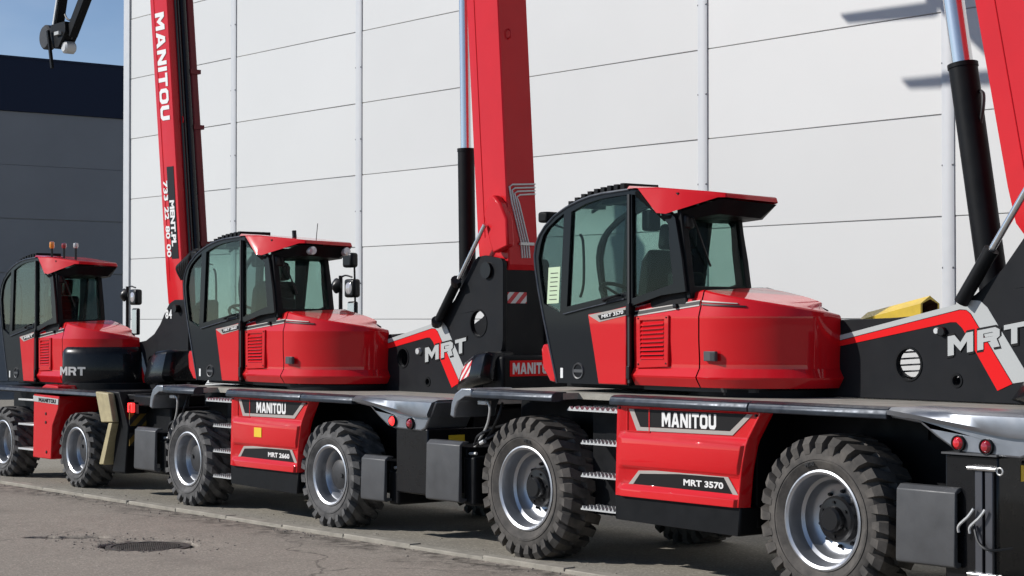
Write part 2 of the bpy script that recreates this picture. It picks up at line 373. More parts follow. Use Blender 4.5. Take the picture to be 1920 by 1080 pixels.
# manhole
IRON = mat('cast_iron', (0.055, 0.048, 0.042), 0.6, 0.5, dust=0.7, dustcol=(0.16, 0.14, 0.12), vscale=12)
mh = tag(empty('manhole_cover', (MHX, MHY, -0.03)), 'round cast-iron manhole cover sunk in broken asphalt on the road', 'manhole cover')
MB().lathe([(0.0, -0.03), (0.30, -0.03), (0.30, 0.012), (0.0, 0.012)], 40, axis='z').build('cover_plate', IRON, mh, bevel=0.004)
MB().lathe([(0.31, -0.03), (0.355, -0.03), (0.355, 0.018), (0.31, 0.018), (0.31, -0.03)], 40, axis='z').build('frame_ring', IRON, mh)
mb = MB()
for i in range(-7, 8):
    for j in range(-7, 8):
        x, y = i*0.038, j*0.038
        if math.hypot(x, y) < 0.275: mb.box(x-.011, x+.011, y-.011, y+.011, 0.011, 0.019)
mb.build('tread_pattern', IRON, mh)
# loose bits of asphalt and grit
GRIT = mat('grit', (0.17, 0.15, 0.13), 0.9, var=0.45, vscale=3)
mb = MB()
def pebble(mb, x, y, z, r):
    ph = random.uniform(0, 6.28); n = random.choice((5, 6))
    ring = [(x+r*random.uniform(.7, 1.2)*math.cos(ph+6.283*k/n), y+r*random.uniform(.7, 1.2)*math.sin(ph+6.283*k/n)) for k in range(n)]
    h = r*random.uniform(.5, 1.0)
    mb.add([(p[0], p[1], z-.004) for p in ring] + [(x+(p[0]-x)*.55, y+(p[1]-y)*.55, z+h) for p in ring],
           [(k, (k+1) % n, n+(k+1) % n, n+k) for k in range(n)] + [tuple(range(n, 2*n))])
for i in range(700):
    x = random.uniform(-24, -9); y = 9.32 - abs(random.gauss(0, .16))
    if mnoise.noise(Vector((x*1.2, 0, 3))) + random.uniform(-.4, .4) > 0 and y > 8.72: pebble(mb, x, y, 0, random.choice((.004, .006, .008, .012)))
for i in range(130):
    a = random.uniform(0, 6.28); d = .40+abs(random.gauss(0, .16))
    x, y = MHX+d*math.cos(a), MHY+d*math.sin(a); pebble(mb, x, y, road_h(x, y), random.choice((.004, .006, .008, .012)))
for i in range(90):
    x = -15.5+random.gauss(0, .25); y = 7.6+random.gauss(0, .2); pebble(mb, x, y, road_h(x, y), random.choice((.005, .008, .012)))
for i in range(90):
    x = random.uniform(-24, -9); y = random.uniform(9.5, 9.9); pebble(mb, x, y, .02, random.choice((.004, .006, .009)))
tag(mb.build('loose_gravel', GRIT), 'loose asphalt crumbs and grit along the kerb and potholes', 'gravel', kind='stuff')

# ------------------------------------------------------------------ pale hall behind the machines
def wall_mat(name, col, seed=0):
    m = bpy.data.materials.new(name); m.use_nodes = True
    n, l = m.node_tree.nodes, m.node_tree.links; b = n['Principled BSDF']; b.inputs['Roughness'].default_value = 0.42
    t = n.new('ShaderNodeTexCoord'); g = n.new('ShaderNodeNewGeometry'); oi = n.new('ShaderNodeObjectInfo')
    q = n.new('ShaderNodeTexNoise'); q.inputs['Scale'].default_value = 0.7; q.inputs['Detail'].default_value = 5; l.new(g.outputs['Position'], q.inputs['Vector'])
    a = n.new('ShaderNodeMath'); a.operation = 'MULTIPLY_ADD'; a.inputs[1].default_value = 0.06; a.inputs[2].default_value = 0.95; l.new(oi.outputs['Random'], a.inputs[0])
    a2 = n.new('ShaderNodeMath'); a2.operation = 'MULTIPLY_ADD'; a2.inputs[1].default_value = 0.08; a2.inputs[2].default_value = -0.04; l.new(q.outputs[0], a2.inputs[0])
    ad = n.new('ShaderNodeMath'); ad.operation = 'ADD'; l.new(a.outputs[0], ad.inputs[0]); l.new(a2.outputs[0], ad.inputs[1])
    mx = n.new('ShaderNodeMix'); mx.data_type = 'RGBA'; mx.blend_type = 'MULTIPLY'; mx.inputs[0].default_value = 1; mx.inputs[6].default_value = (*col, 1)
    l.new(ad.outputs[0], mx.inputs[7]); l.new(mx.outputs[2], b.inputs['Base Color'])
    w = n.new('ShaderNodeTexNoise'); w.inputs['Scale'].default_value = 1.6; w.inputs['Detail'].default_value = 2; l.new(g.outputs['Position'], w.inputs['Vector'])
    bp = n.new('ShaderNodeBump'); bp.inputs['Strength'].default_value = 0.12; bp.inputs['Distance'].default_value = 0.02
    l.new(w.outputs[0], bp.inputs['Height']); l.new(bp.outputs[0], b.inputs['Normal'])
    return m
PANEL = wall_mat('wall_panel_paint', (0.615, 0.615, 0.60))
JOINT = mat('joint_dark', (0.36, 0.36, 0.36), 0.8)
hall = tag(empty('hall_building', (-29.0, 15, 0)), 'large pale grey hall of flat metal panels behind the red telehandlers', 'building')
MB().box(0.02, 34.2, 0.016, 14, 0, 11.9).build('wall_core', JOINT, hall)
PW, PH = 3.4, 1.0
pm = MB().box(0.02, PW-0.02, 0, 0.045, 0.0045, PH-0.0045).mesh(PANEL); pm.name = 'wall_panel'
for c in range(10):
    for r_ in range(12):
        link('wall_panel', pm, hall, (0.08+c*PW, random.uniform(-.002, .002), 0.91-1+r_*PH), 0.004, 1)
sm = MB().prism('xy', [(-.075, .0), (-.075, -.008), (-.045, -.022), (.045, -.022), (.075, -.008), (.075, .0)], 0, 11.9).mesh(TRIM); sm.name = 'joint_strip'
scr = MB()
for k in range(12):
    for sx_ in (-.06, .06): scr.lathe([(0.0, -.016), (.011, -.014), (.011, 0)], 8, (sx_, -.003, .41+k))
scm = scr.mesh(DKSTEEL); scm.name = 'screw_row'
for c in range(1, 10):
    o = link('joint_strip', sm, hall, (0.08+c*PW, -.004, 0)); link('screw_row', scm, o)
MB().prism('xy', [(-.10, -.03), (.10, -.03), (.10, -.004), (.0, -.004), (.0, .3), (-.10, .3)], 0, 11.95).build('corner_trim', TRIM, hall, (0.02, 0, 0), 0.004)
MB().box(-.12, 34.2, -.06, 14, 11.9, 12.05).build('roof_edge', TRIM, hall)
MB().box(0.0, 34.2, -.01, .03, 0, 0.2).build('plinth', KERBM, hall, (0.1, -.02, 0))

# ------------------------------------------------------------------ dark building at the left
DKPANEL = mat('charcoal_panel', (0.245, 0.235, 0.23), 0.55, var=0.06, vscale=0.6)
NAVY = mat('navy_band', (0.014, 0.020, 0.042), 0.6, spec=0.2)
dk = tag(empty('warehouse_building', (-50, 10, 0)), 'dark charcoal warehouse with navy roof band at left behind the hall', 'building')
MB().box(-20, -0.05, 0, 40, 0, 9.0).build('wall_core', JOINT, dk)
z = 0
dm = MB().box(-.05, 0, 0.01, 9.99, .012, 1.488).mesh(DKPANEL); dm.name = 'wall_panel'
for k, z in enumerate((0.2-1.49, 0.20, 1.70, 3.20, 4.70, 6.18)):
    for j in range(4): link('wall_panel', dm, dk, (0, j*10, z), 0.006, 1)
for j in range(4): MB().box(-.05, .06, j*10+.004, j*10+9.996, 7.68, 9.14).build('roof_band', NAVY, dk)
MB().box(-20, .08, -.02, 40.02, 9.14, 9.2).build('roof_coping', NAVY, dk)

# ------------------------------------------------------------------ yellow box beam between hall and right machine
yb = tag(empty('crane_jib_beam', (-11.3, 13.5, 0)), 'yellow hollow box beam showing above the black turret of the right machine', 'crane attachment')
def ysec(x, t, y0, y1, zb, zt, ins=0):
    ym = (y0+y1)/2
    return [(x, y0+ins, zb+ins), (x, y0+ins, zt-.07), (x, ym, zt-ins*1.2), (x, y1-ins, zt-.07), (x, y1-ins, zb+ins)]
ro = [ysec(-.34, 0, -.14, .10, 1.80, 1.97), ysec(.37, 0, -.14, .12, 1.76, 2.115)]
ri = [ysec(.37, 0, -.14, .12, 1.76, 2.115, .025), ysec(-.3, 0, -.14, .10, 1.79, 1.99, .025)]
MB().loft(ro).add(ro[0], [(0,1,2,3,4)]).add(ro[1]+ri[0], [(k, (k+1) % 5, 5+(k+1) % 5, 5+k) for k in range(5)]).build('beam', YPAINT, yb)
MB().loft(ri).add(ri[1], [(0,1,2,3,4)]).build('beam_inside', RUST, yb)
for x in (-.28, .32): MB().box(x-.025, x+.025, -.05, .03, .02, 1.82).build('leg', DKSTEEL, yb, bevel=.004)
MB().box(-.6, .6, -.4, .4, .02, .1).build('base_plate', DKSTEEL, yb, bevel=.006)

# ------------------------------------------------------------------ crane jib head against the sky
kq = 1.42
def J(x, z, dy=0): return (x*kq, 11*kq+dy, 1.9+(z-1.9)*kq)
jb = tag(empty('crane_jib_head', J(-23, 5.4)), 'black twin-armed crane jib head with pulley hanging against the sky', 'crane jib')
jo = Vector(jb.location)
def JL(x, z, dy=0): return Vector(J(x, z, dy)) - jo
def flatarm(mb, p, q, w, t):
    p, q = Vector(p), Vector(q); d = (q-p).normalized(); s = d.cross(Vector((0, 1, 0))).normalized()
    mb.obox(p - s*w/2 + Vector((0, -t/2, 0)), s*w, Vector((0, t, 0)), q-p)
m1 = MB(); flatarm(m1, JL(-23.24, 5.60), JL(-22.95, 6.5), .16, .16); flatarm(m1, JL(-22.95, 6.5), JL(-22.2, 8.6), .18, .18); m1.build('left_arm', BLACK, jb, bevel=.01)
m1 = MB(); flatarm(m1, JL(-22.80, 5.58), JL(-22.36, 6.05), .20, .16); flatarm(m1, JL(-22.36, 6.05), JL(-20.4, 8.4), .22, .18); m1.build('right_arm', BLACK, jb, bevel=.01)
m1 = MB(); flatarm(m1, JL(-23.20, 5.72, -.1), JL(-22.93, 6.5, -.1), .05, .03); m1.build('arm_rod', STEEL, jb)
m1 = MB().prism('xz', [tuple(JL(a, b))[0::2] for a, b in ((-23.20, 5.74), (-22.80, 5.74), (-22.78, 5.60), (-22.98, 5.42), (-23.12, 5.42), (-23.28, 5.66))], -.14, .14)
m1.build('head_block', BLACK, jb, bevel=.015)
MB().lathe([(0.0, -.16), (.20, -.16), (.23, -.13), (.23, .0), (.0, .0)], 28, tuple(JL(-23.38, 5.60))).build('pulley_housing', HUBGREY, jb)
MB().lathe([(0.0, -.10), (.08, -.10), (.115, -.07), (.115, .10), (.08, .13), (0, .13)], 24, tuple(JL(-22.90, 5.42))).build('hook_sheave', STEEL, jb)
m1 = MB(); flatarm(m1, JL(-23.20, 5.66, -.2), JL(-23.07, 5.16, -.2), .055, .05); m1.build('latch_bar', BLACK, jb)
MB().tube(smoothpath([JL(-23.0, 5.86), JL(-22.94, 5.80), JL(-22.85, 5.77), JL(-22.75, 5.78), JL(-22.68, 5.66), JL(-22.80, 5.52)]), .018, 6).build('cable', HOSE, jb)
MB().box(*(lambda p: (p.x-.1, p.x+.08, -.2, -.14, p.z-.03, p.z+.03))(JL(-22.95, 5.60))).build('label_plate', GREYVINYL, jb)

# ================================================================== telehandlers
# machine frame: x to the rear (tail lamps), y away from the road, z up; origin on the ground between the axles
def tyre_mesh(Rr, Ro, w, N, slant, duty, m):
    mb = MB(); d = Ro-Rr
    half = [(Rr-.01, .07), (Rr+.02, .045), (Rr+d*.30, .018), (Rr+d*.52, .020), (Rr+d*.62, .032), (Ro-.075, .06), (Ro-.05, .10), (Ro-.046, w/2)]
    prof = half + [(r, w-y) for r, y in reversed(half[:-1])]
    mb.lathe(prof, 72)
    # raised sidewall ring
    mb.lathe([(Rr+d*.34, .019), (Rr+d*.345, .013), (Rr+d*.365, .013), (Rr+d*.37, .019)], 72)
    for side in (0, 1):
        for k in range(N):
            th0 = 2*math.pi*(k + .5*side)/N; hw = math.pi/N*duty
            sts = [((Ro-d*.50, .034), (Ro-d*.49, .017), 0.0, .75), ((Ro-.085, .07), (Ro-.055, .010), .10, .9),
                   ((Ro-.06, .11), (Ro-.006, .045), .22, 1.0), ((Ro-.055, .6*w), (Ro, .30*w), .65, 1.0), ((Ro-.055, .6*w), (Ro+.001, .53*w), 1.0, .95)]
            rings = []
            for (rb, yb_), (rt, yt), fr, wd in sts:
                th = th0 + slant*fr*(1 if side == 0 else -1)*-1; h = hw*wd
                if side: yb_, yt = w-yb_, w-yt
                rings.append([(r_*math.cos(t_), y_, r_*math.sin(t_)) for r_, y_, t_ in
                              ((rt, yt, th-h), (rt, yt, th+h), (rb, yb_, th+h*1.25), (rb, yb_, th-h*1.25))])
            mb.loft(rings, True, True)
    me = mb.mesh(m, 28); me.name = 'tyre'; return me
def wheel_meshes(Rr, big):
    rim = MB(); L_ = .95*Rr
    rim.lathe([(Rr-.012, .34), (Rr-.01, .085), (Rr+.012, .055), (Rr+.016, .038), (Rr+.004, .034), (Rr-.014, .045), (Rr-.022, .075),
               (Rr*.93, .11), (Rr*.90, .15), (Rr*.83, .165), (Rr*.78, .22), (Rr*.70, .24), (Rr*.30, .25), (0.0, .25)], 64)
    rm = rim.mesh(RIM, 38); rm.name = 'wheel'
    hub = MB()
    if big:
        hub.lathe([(.0, .11), (.07, .11), (.085, .125), (.09, .16), (.140, .165), (.155, .18), (.158, .26)], 32)
        for k in range(10):
            a = 2*math.pi*k/10; c = (.185*math.cos(a), 0, .185*math.sin(a))
            hub.lathe([(0, .215), (.011, .215), (.014, .23), (.014, .26)], 8, c)
        for k in range(6):
            a = 2*math.pi*k/6+.3; c = (.115*math.cos(a), 0, .115*math.sin(a)); hub.lathe([(0, .150), (.010, .150), (.010, .18)], 6, c)
        hm = hub.mesh(HUB)
    else:
        hub.lathe([(.0, .135), (.11, .135), (.135, .15), (.14, .17), (.14, .26)], 32)
        for k in range(10):
            a = 2*math.pi*k/10; hub.lathe([(0, .215), (.010, .215), (.012, .26)], 6, (.168*math.cos(a), 0, .168*math.sin(a)))
        hub.lathe([(0, .118), (.02, .118), (.02, .13)], 6, (.05, 0, -.04))
        hm = hub.mesh(HUBGREY)
    hm.name = 'hub'
    return rm, hm
def put_wheels(root, hwb, Ro, Rr, w, wid, tm, big, brand=False):
    rm, hm = wheel_meshes(Rr, big)
    vm = MB().tube([(0, .03, 0), (0, .09, 0)], .008, 6).mesh(DKSTEEL); vm.name = 'valve'
    for sx in (1, -1):
        for far in (0, 1):
            wl_ = link('wheel', rm, root, (sx*hwb, wid if far else .04, Ro))
            t = link('tyre', tm, wl_); link('hub', hm, wl_)
            if far: wl_.rotation_euler = (0, random.uniform(0, 6), math.pi)
            else: wl_.rotation_euler = (0, random.uniform(-.3, .3) if brand else random.uniform(0, 6), 0)
            if brand and not far:
                rr = Rr+(Ro-Rr)*.18
                f = lambda u, v, w_: (-(rr+.03*v)*math.cos(math.pi/2+.21*(u-.5)), .024-.006*w_, (rr+.03*v)*math.sin(math.pi/2+.21*(u-.5)))
                text('MITAS', HOSE, wl_, f, .03)

def side_panel(root, X, dz, model, sticker=False):
    xr = [(1.28, 1.08), (1.235, 1.055), (1.15, .99), (1.05, .93), (.95, .90), (.85, .88), (.60, .85)]
    zs = [(1.285, 0, .03), (1.265, 0, .0), (1.255, 1, .0), (1.09, 1, 0), (1.075, 1, 0), (1.03, -1, 0), (.88, -1, 0), (.83, -.6, 0), (.80, 1, 0), (.70, 1, 0), (.69, .9, 0), (.655, -1.0, 0), (.60, -1.0, 0)]
    us = [(0, 1, 0), (.012, 0, 0), (.045, 0, 0), (.075, 0, 1), (.962, 0, 1), (.975, 0, 0), (.985, 0, 0), (.995, .35, 0), (1.0, 1, 0)]
    rows = []
    for z, rec, ed in zs:
        xl = -.44 - .02*(1.28-z)/.68; xe = lerp_list(xr, z); row = []
        for u, back, wgt in us:
            y = .035 + (.022*rec*wgt) + back*.10 + ed
            row.append((X(xl+(xe-xl)*u), y, z+dz))
        rows.append(row)
    rows.append([(p[0], .20, p[2]) for p in rows[-1]])
    p = MB().loft(rows, False).build('side_panel', RED, root, smooth=50, bevel=.004, seg=2)
    p['label'] = 'red moulded side panel with black lettered bands'
    def poly(name, pts, m, y, par=p, t=.004): return MB().prism('xz', [(X(a), b+dz) for a, b in pts], y-t, y).build(name, m, par)
    yd = .0565
    poly('decal_border', [(-.31, 1.245), (-.26, 1.245), (-.185, 1.115), (.735, 1.125), (.90, 1.25), (.955, 1.25), (.76, 1.098), (-.225, 1.088)], TANVINYL, yd, t=.006)
    poly('name_band', [(-.255, 1.245), (-.10, 1.246), (.895, 1.25), (.732, 1.127), (-.183, 1.117)], BLACKVINYL, yd)
    block('MANITOU', WHITE, p, planar((X(.045), yd-.004, 1.128+dz), (X(.60)-X(.045), 0, .004), (0, 0, .105)))
    poly('decal_border', [(-.315, .69), (-.205, .795), (.23, .82), (.70, .825), (.815, .685), (.76, .688), (.675, .800), (.23, .796), (-.19, .773), (-.265, .692)], TANVINYL, yd, t=.006)
    poly('model_band', [(-.265, .694), (-.19, .772), (.23, .795), (.674, .799), (.76, .69)], BLACKVINYL, yd)
    text(model, WHITE, p, planar((X(.27), yd-.004, .718+dz), (X(.67)-X(.27), 0, .0), (0, 0, .046)), .03)
    # little access flap at the front end of the name band
    MB().prism('xz', [(X(-.335), 1.262+dz), (X(-.085), 1.264+dz), (X(-.085), 1.078+dz), (X(-.335), 1.076+dz)], .0495, .056,
               [[(X(-.325), 1.254+dz), (X(-.095), 1.256+dz), (X(-.095), 1.086+dz), (X(-.325), 1.084+dz)]]).build('flap_frame', RED, p)
    for (bx, bz) in ((-.39, 1.25), (1.0, 1.245)): MB().lathe([(0, -.008), (.010, -.006), (.010, .01)], 8, (X(bx), .035, bz+dz)).build('bolt', HUB, p)
    if sticker:
        poly('warning_sticker', [(.07, .90), (.21, .90), (.21, .99), (.07, .99)], YELLOW, .0125)
    MB().prism('xz', [(X(-.46), .42+dz), (X(-.46), .605+dz), (X(.845), .602+dz), (X(.83), .40+dz)], .045, .4).build('skirt', BLACK, root, bevel=.015)

def chassis(root, P):
    X, dz, hwb, Ro, wid = P['X'], P['dz'], P['hwb'], P['Ro'], P['wid']
    zd = 1.33+dz; xf, xs, xe = P['front'], P['fend'], P['rear']
    MB().box(xf+.1, xe-.1, .58, wid-.58, .55*Ro/.57+.1, zd-.08).build('chassis_frame', BLACK, root, bevel=.02)
    for sx in (1, -1):
        ax = MB().tube([(sx*hwb, .3, Ro), (sx*hwb, .6, Ro), (sx*hwb, wid/2-.2, Ro), (sx*hwb, wid/2, Ro), (sx*hwb, wid/2+.2, Ro), (sx*hwb, wid-.6, Ro), (sx*hwb, wid-.3, Ro)],
                       [.13, .11, .12, .2, .12, .11, .13], 16)
        ax.build('axle', BLACK, root)
        MB().box(sx*hwb-.5, sx*hwb+.5, .56, wid-.56, zd-.22, zd-.06).build('wheel_arch', BLACK, root)
    MB().box(X(-.43), X(.84), .21, wid-.1, .45+dz, zd-.07).build('engine_box', BLACK, root, bevel=.01)
    # deck
    g0, g1 = X(-1.12), X(-.45)
    pts = [(xf+.15, .10), (g0, .10), (g0, .26), (g1, .26), (g1, .10), (xs+1.1, .10), (xs+1.1, wid-.1), (xf+.15, wid-.1)]
    MB().prism('xy', pts, zd-.045, zd+.004).build('deck', DECK, root)
    mb = MB()
    for a, b in ((xf+.20, g0-.004), (g1-.01, X(.96)), (X(.968), xs)):
        s_ = MB().prism('yz', [(-.012, zd-.06), (-.015, zd-.03), (.0, zd), (.03, zd+.012), (.14, zd+.013), (.14, zd-.05), (.05, zd-.065)], a, b)
        e = s_.build('deck_edge', EDGE, root, bevel=.006)
    for y in (wid-.14,):
        MB().box(xf+.2, xs, y, y+.15, zd-.06, zd+.012).build('deck_edge', EDGE, root, bevel=.01)
    # front corner caps and rear fenders
    for far in (0, 1):
        def yy(a, b): return (a, b) if not far else (wid-b, wid-a)
        a, b = yy(-.015, .42)
        MB().prism('xz', [(xf+.20, zd+.014), (xf+.06, zd+.012), (xf-.02, zd-.03), (xf-.07, zd-.11), (xf-.09, zd-.22), (xf-.03, zd-.235), (xf-.015, zd-.16), (xf+.03, zd-.09), (xf+.10, zd-.06), (xf+.20, zd-.055)], a, b).build('front_fender', SILVER, root, bevel=.014, seg=3)
        a, b = yy(.015, .46); s0 = xs+.003
        f = MB().prism('xz', [(s0, zd+.0), (s0, zd-.05), (s0+.24, zd-.075), (s0+.36, zd-.15), (s0+.50, zd-.225), (s0+.62, zd-.25), (s0+1.0, zd-.258), (s0+1.06, zd-.235), (s0+1.22, zd-.0)], a, b)
        f = f.build('rear_fender', SILVER, root, bevel=.016, seg=3)
        a, b = yy(-.018, .46)
        rows = []
        for k in range(13):
            t = k/12; x = s0+1.13*t
            zb = zd - .03 - .105*min(1, (t*1.25))**1.15
            bul = .028*math.sin(math.pi*min(1, t*1.05))
            ya = a if not far else b; sg = 1 if not far else -1
            rows.append([(x+.09*max(0, t-.9)*10, ya+sg*.42, zd+.014), (x+.09*max(0, t-.9)*10, ya+sg*.05, zd+.014), (x+.05*max(0, t-.9)*10, ya+sg*(.012-bul*.5), zd-.01), (x, ya-sg*bul*.6, zb+.03), (x, ya+sg*.005, zb), (x, ya+sg*.06, zb-.002), (x, ya+sg*.42, zb)])
        MB().loft(rows, True, True).build('fender_lid', SILVER, f, smooth=45)
        for i, (dx, r_) in enumerate(((P['lamp'][0], .040), (P['lamp'][1], .040))):
            yl = .005 if not far else wid-.005; sg = 1 if not far else -1
            lm = LITRED if (P.get('lit') and i == 0) else (LENSRED if i == 0 else LENSDK)
            c = (s0+dx, 0, zd-.185-.012*i)
            MB().lathe([(0, yl-sg*.028), (r_*.6, yl-sg*.024), (r_*.95, yl-sg*.008), (r_, yl+sg*.02)], 24, c).build('tail_lamp', lm, f)
            MB().lathe([(r_, yl+sg*.02), (r_+.003, yl-sg*.012), (r_+.009, yl-sg*.012), (r_+.012, yl+sg*.02)], 24, c).build('lamp_bezel', HUB, f)
    # steps
    for i, z in enumerate((1.215, .965, .715, .465)):
        x0, x1 = (X(-1.06) if i == 0 else X(-.90)), X(-.47)
        mb = MB().box(x0, x1, .09, .30, z+dz-.012, z+dz)
        nt = 10
        for k in range(nt):
            xa = x0+(x1-x0)*k/nt
            for yk in (.09, .16, .23): mb.prism('xz', [(xa+.008, z+dz-.001), (xa+(x1-x0)/nt*.5, z+dz+.022), (xa+(x1-x0)/nt-.008, z+dz-.001)], yk, yk+.03)
        mb.build('step', STEEL, root)
    MB().box(X(-1.02), X(-.46), .32, .36, .40+dz, zd-.08).build('ladder_back', BLACK, root)
    # outriggers
    for nm, (x0, x1, z0, z1) in (('rear', P['rpad']), ('front', P['fpad'])):
        for far in (0, 1):
            def yy(a, b): return (a, b) if not far else (wid-b, wid-a)
            a, b = yy(.06, .9)
            o = MB().box(x0+.02, x1-.02, a, b, z0+.06, z1-.05).build('outrigger_beam', BLACK, root, bevel=.012)
            prof = [(-.035, z0+.02), (-.03, z0), (.0, z0-.01), (.05, z0), (.06, z0+.02), (.0, z0+.03), (.0, z1-.04), (.07, z1-.012), (.07, z1), (.01, z1-.0), (-.025, z1-.03)]
            if far: prof = [(wid-p, q) for p, q in prof]
            MB().prism('yz', prof, x0, x1).build('pad_plate', PADGREY, o, bevel=.008)
            a, b = yy(.01, .6)
            MB().box(x1-.05, x1+.10, a+.04, b, z0-.03, z1-.12).build('outrigger_leg', BLACK, root, bevel=.02)
            if not far:
                MB().tube(smoothpath([(x1+.02, .12, z1-.01), (x1+.09, .10, z1+.05), (x1+.16, .16, z1+.10), (x1+.30, .3, z1+.16)]), .012, 7).build('hose', HOSE, o)
                MB().tube(smoothpath([(x1-.02, .14, z1-.03), (x1+.06, .12, z1+.0), (x1+.14, .16, z1+.03), (x1+.22, .3, z1+.12)]), .012, 7).build('hose', DKSTEEL, o)
                MB().tube([(x1+.0, .08, z1-.10), (x1+.09, .08, z1-.095)], .013, 8).build('hose_fitting', STEEL, o)
                MB().tube([(x1+.12, .10, z1-.01), (x1+.17, .10, z1+.01)], .018, 8).build('hose_fitting', STEEL, o)
    # rear block
    x0, x1, z0, z1 = P['rblock']
    rb = MB().box(x0, x1, .03, wid-.03, z0, z1).build('rear_block', GLOSSBLACK, root, bevel=.012)
    if P.get('hinge'):
        MB().box(x0-.005, x1+.01, .0, wid-.0, z1, z1+.012).build('top_plate', PADGREY, rb)
        for a in (.0, .075): MB().box(x1-.155+a, x1-.10+a, .005, .03, z0+.02, z1-.06).build('guide_bar', DKSTEEL, rb, bevel=.004)
        for z in (z1-.075, z0+.055):
            MB().tube([(x1-.20, .0, z), (x1+.01, .0, z)], .016, 12).build('hinge_pin', CHROME, rb)
            mb = MB(); mb.tube([(x1+.035+.022*math.cos(t*.7), .0, z+.022*math.sin(t*.7)-.01) for t in range(10)], .005, 6); mb.build('pin_ring', STEEL, rb)
        for a in (0, .085):
            MB().tube(smoothpath([(x1-.25+a, -.03, z1-.47), (x1-.245+a, -.035, z1-.43), (x1-.18+a, -.03, z1-.37), (x1-.145+a, -.02, z1-.32)]), .009, 7).build('hook_handle', STEEL, rb)
        MB().tube(smoothpath([(x1-.15, -.01, z1-.42), (x1-.10, -.03, z1-.52), (x1-.02, -.02, z1-.56), (x1+.05, .1, z1-.55)]), .009, 6).build('cable', HOSE, rb)
        MB().box(x0-.12, x0, .1, .4, z1-.35, z1-.3).build('bracket', STEEL, rb)
    MB().box(x1, x1+.004, .25, .42, z1-.16, z1-.06).build('warning_label', YELLOW, rb)
    # hydraulic lines in the front arch
    MB().tube(smoothpath([(xf+.18, .14, zd-.10), (xf+.26, .10, zd-.09), (xf+.30, .10, zd-.15), (xf+.24, .12, zd-.28), (xf+.10, .16, zd-.40), (xf+.0, .16, zd-.50)]), .011, 7).build('hydraulic_line', STEEL, root)
    MB().tube(smoothpath([(xf+.34, .2, zd-.10), (xf+.33, .16, zd-.22), (xf+.20, .18, zd-.36), (xf+.06, .2, zd-.46)]), .012, 7).build('hydraulic_line', HOSE, root)
    MB().box(xf+.16, xf+.27, .08, .14, zd-.12, zd-.085).build('valve_block', STEEL, root, bevel=.006)
    tt = MB().lathe([(.60, zd), (.60, zd+.06), (.58, zd+.065), (.0, zd+.065)], 48, (.1, wid/2, 0), 'z'); tt.build('turntable_ring', BLACK, root)

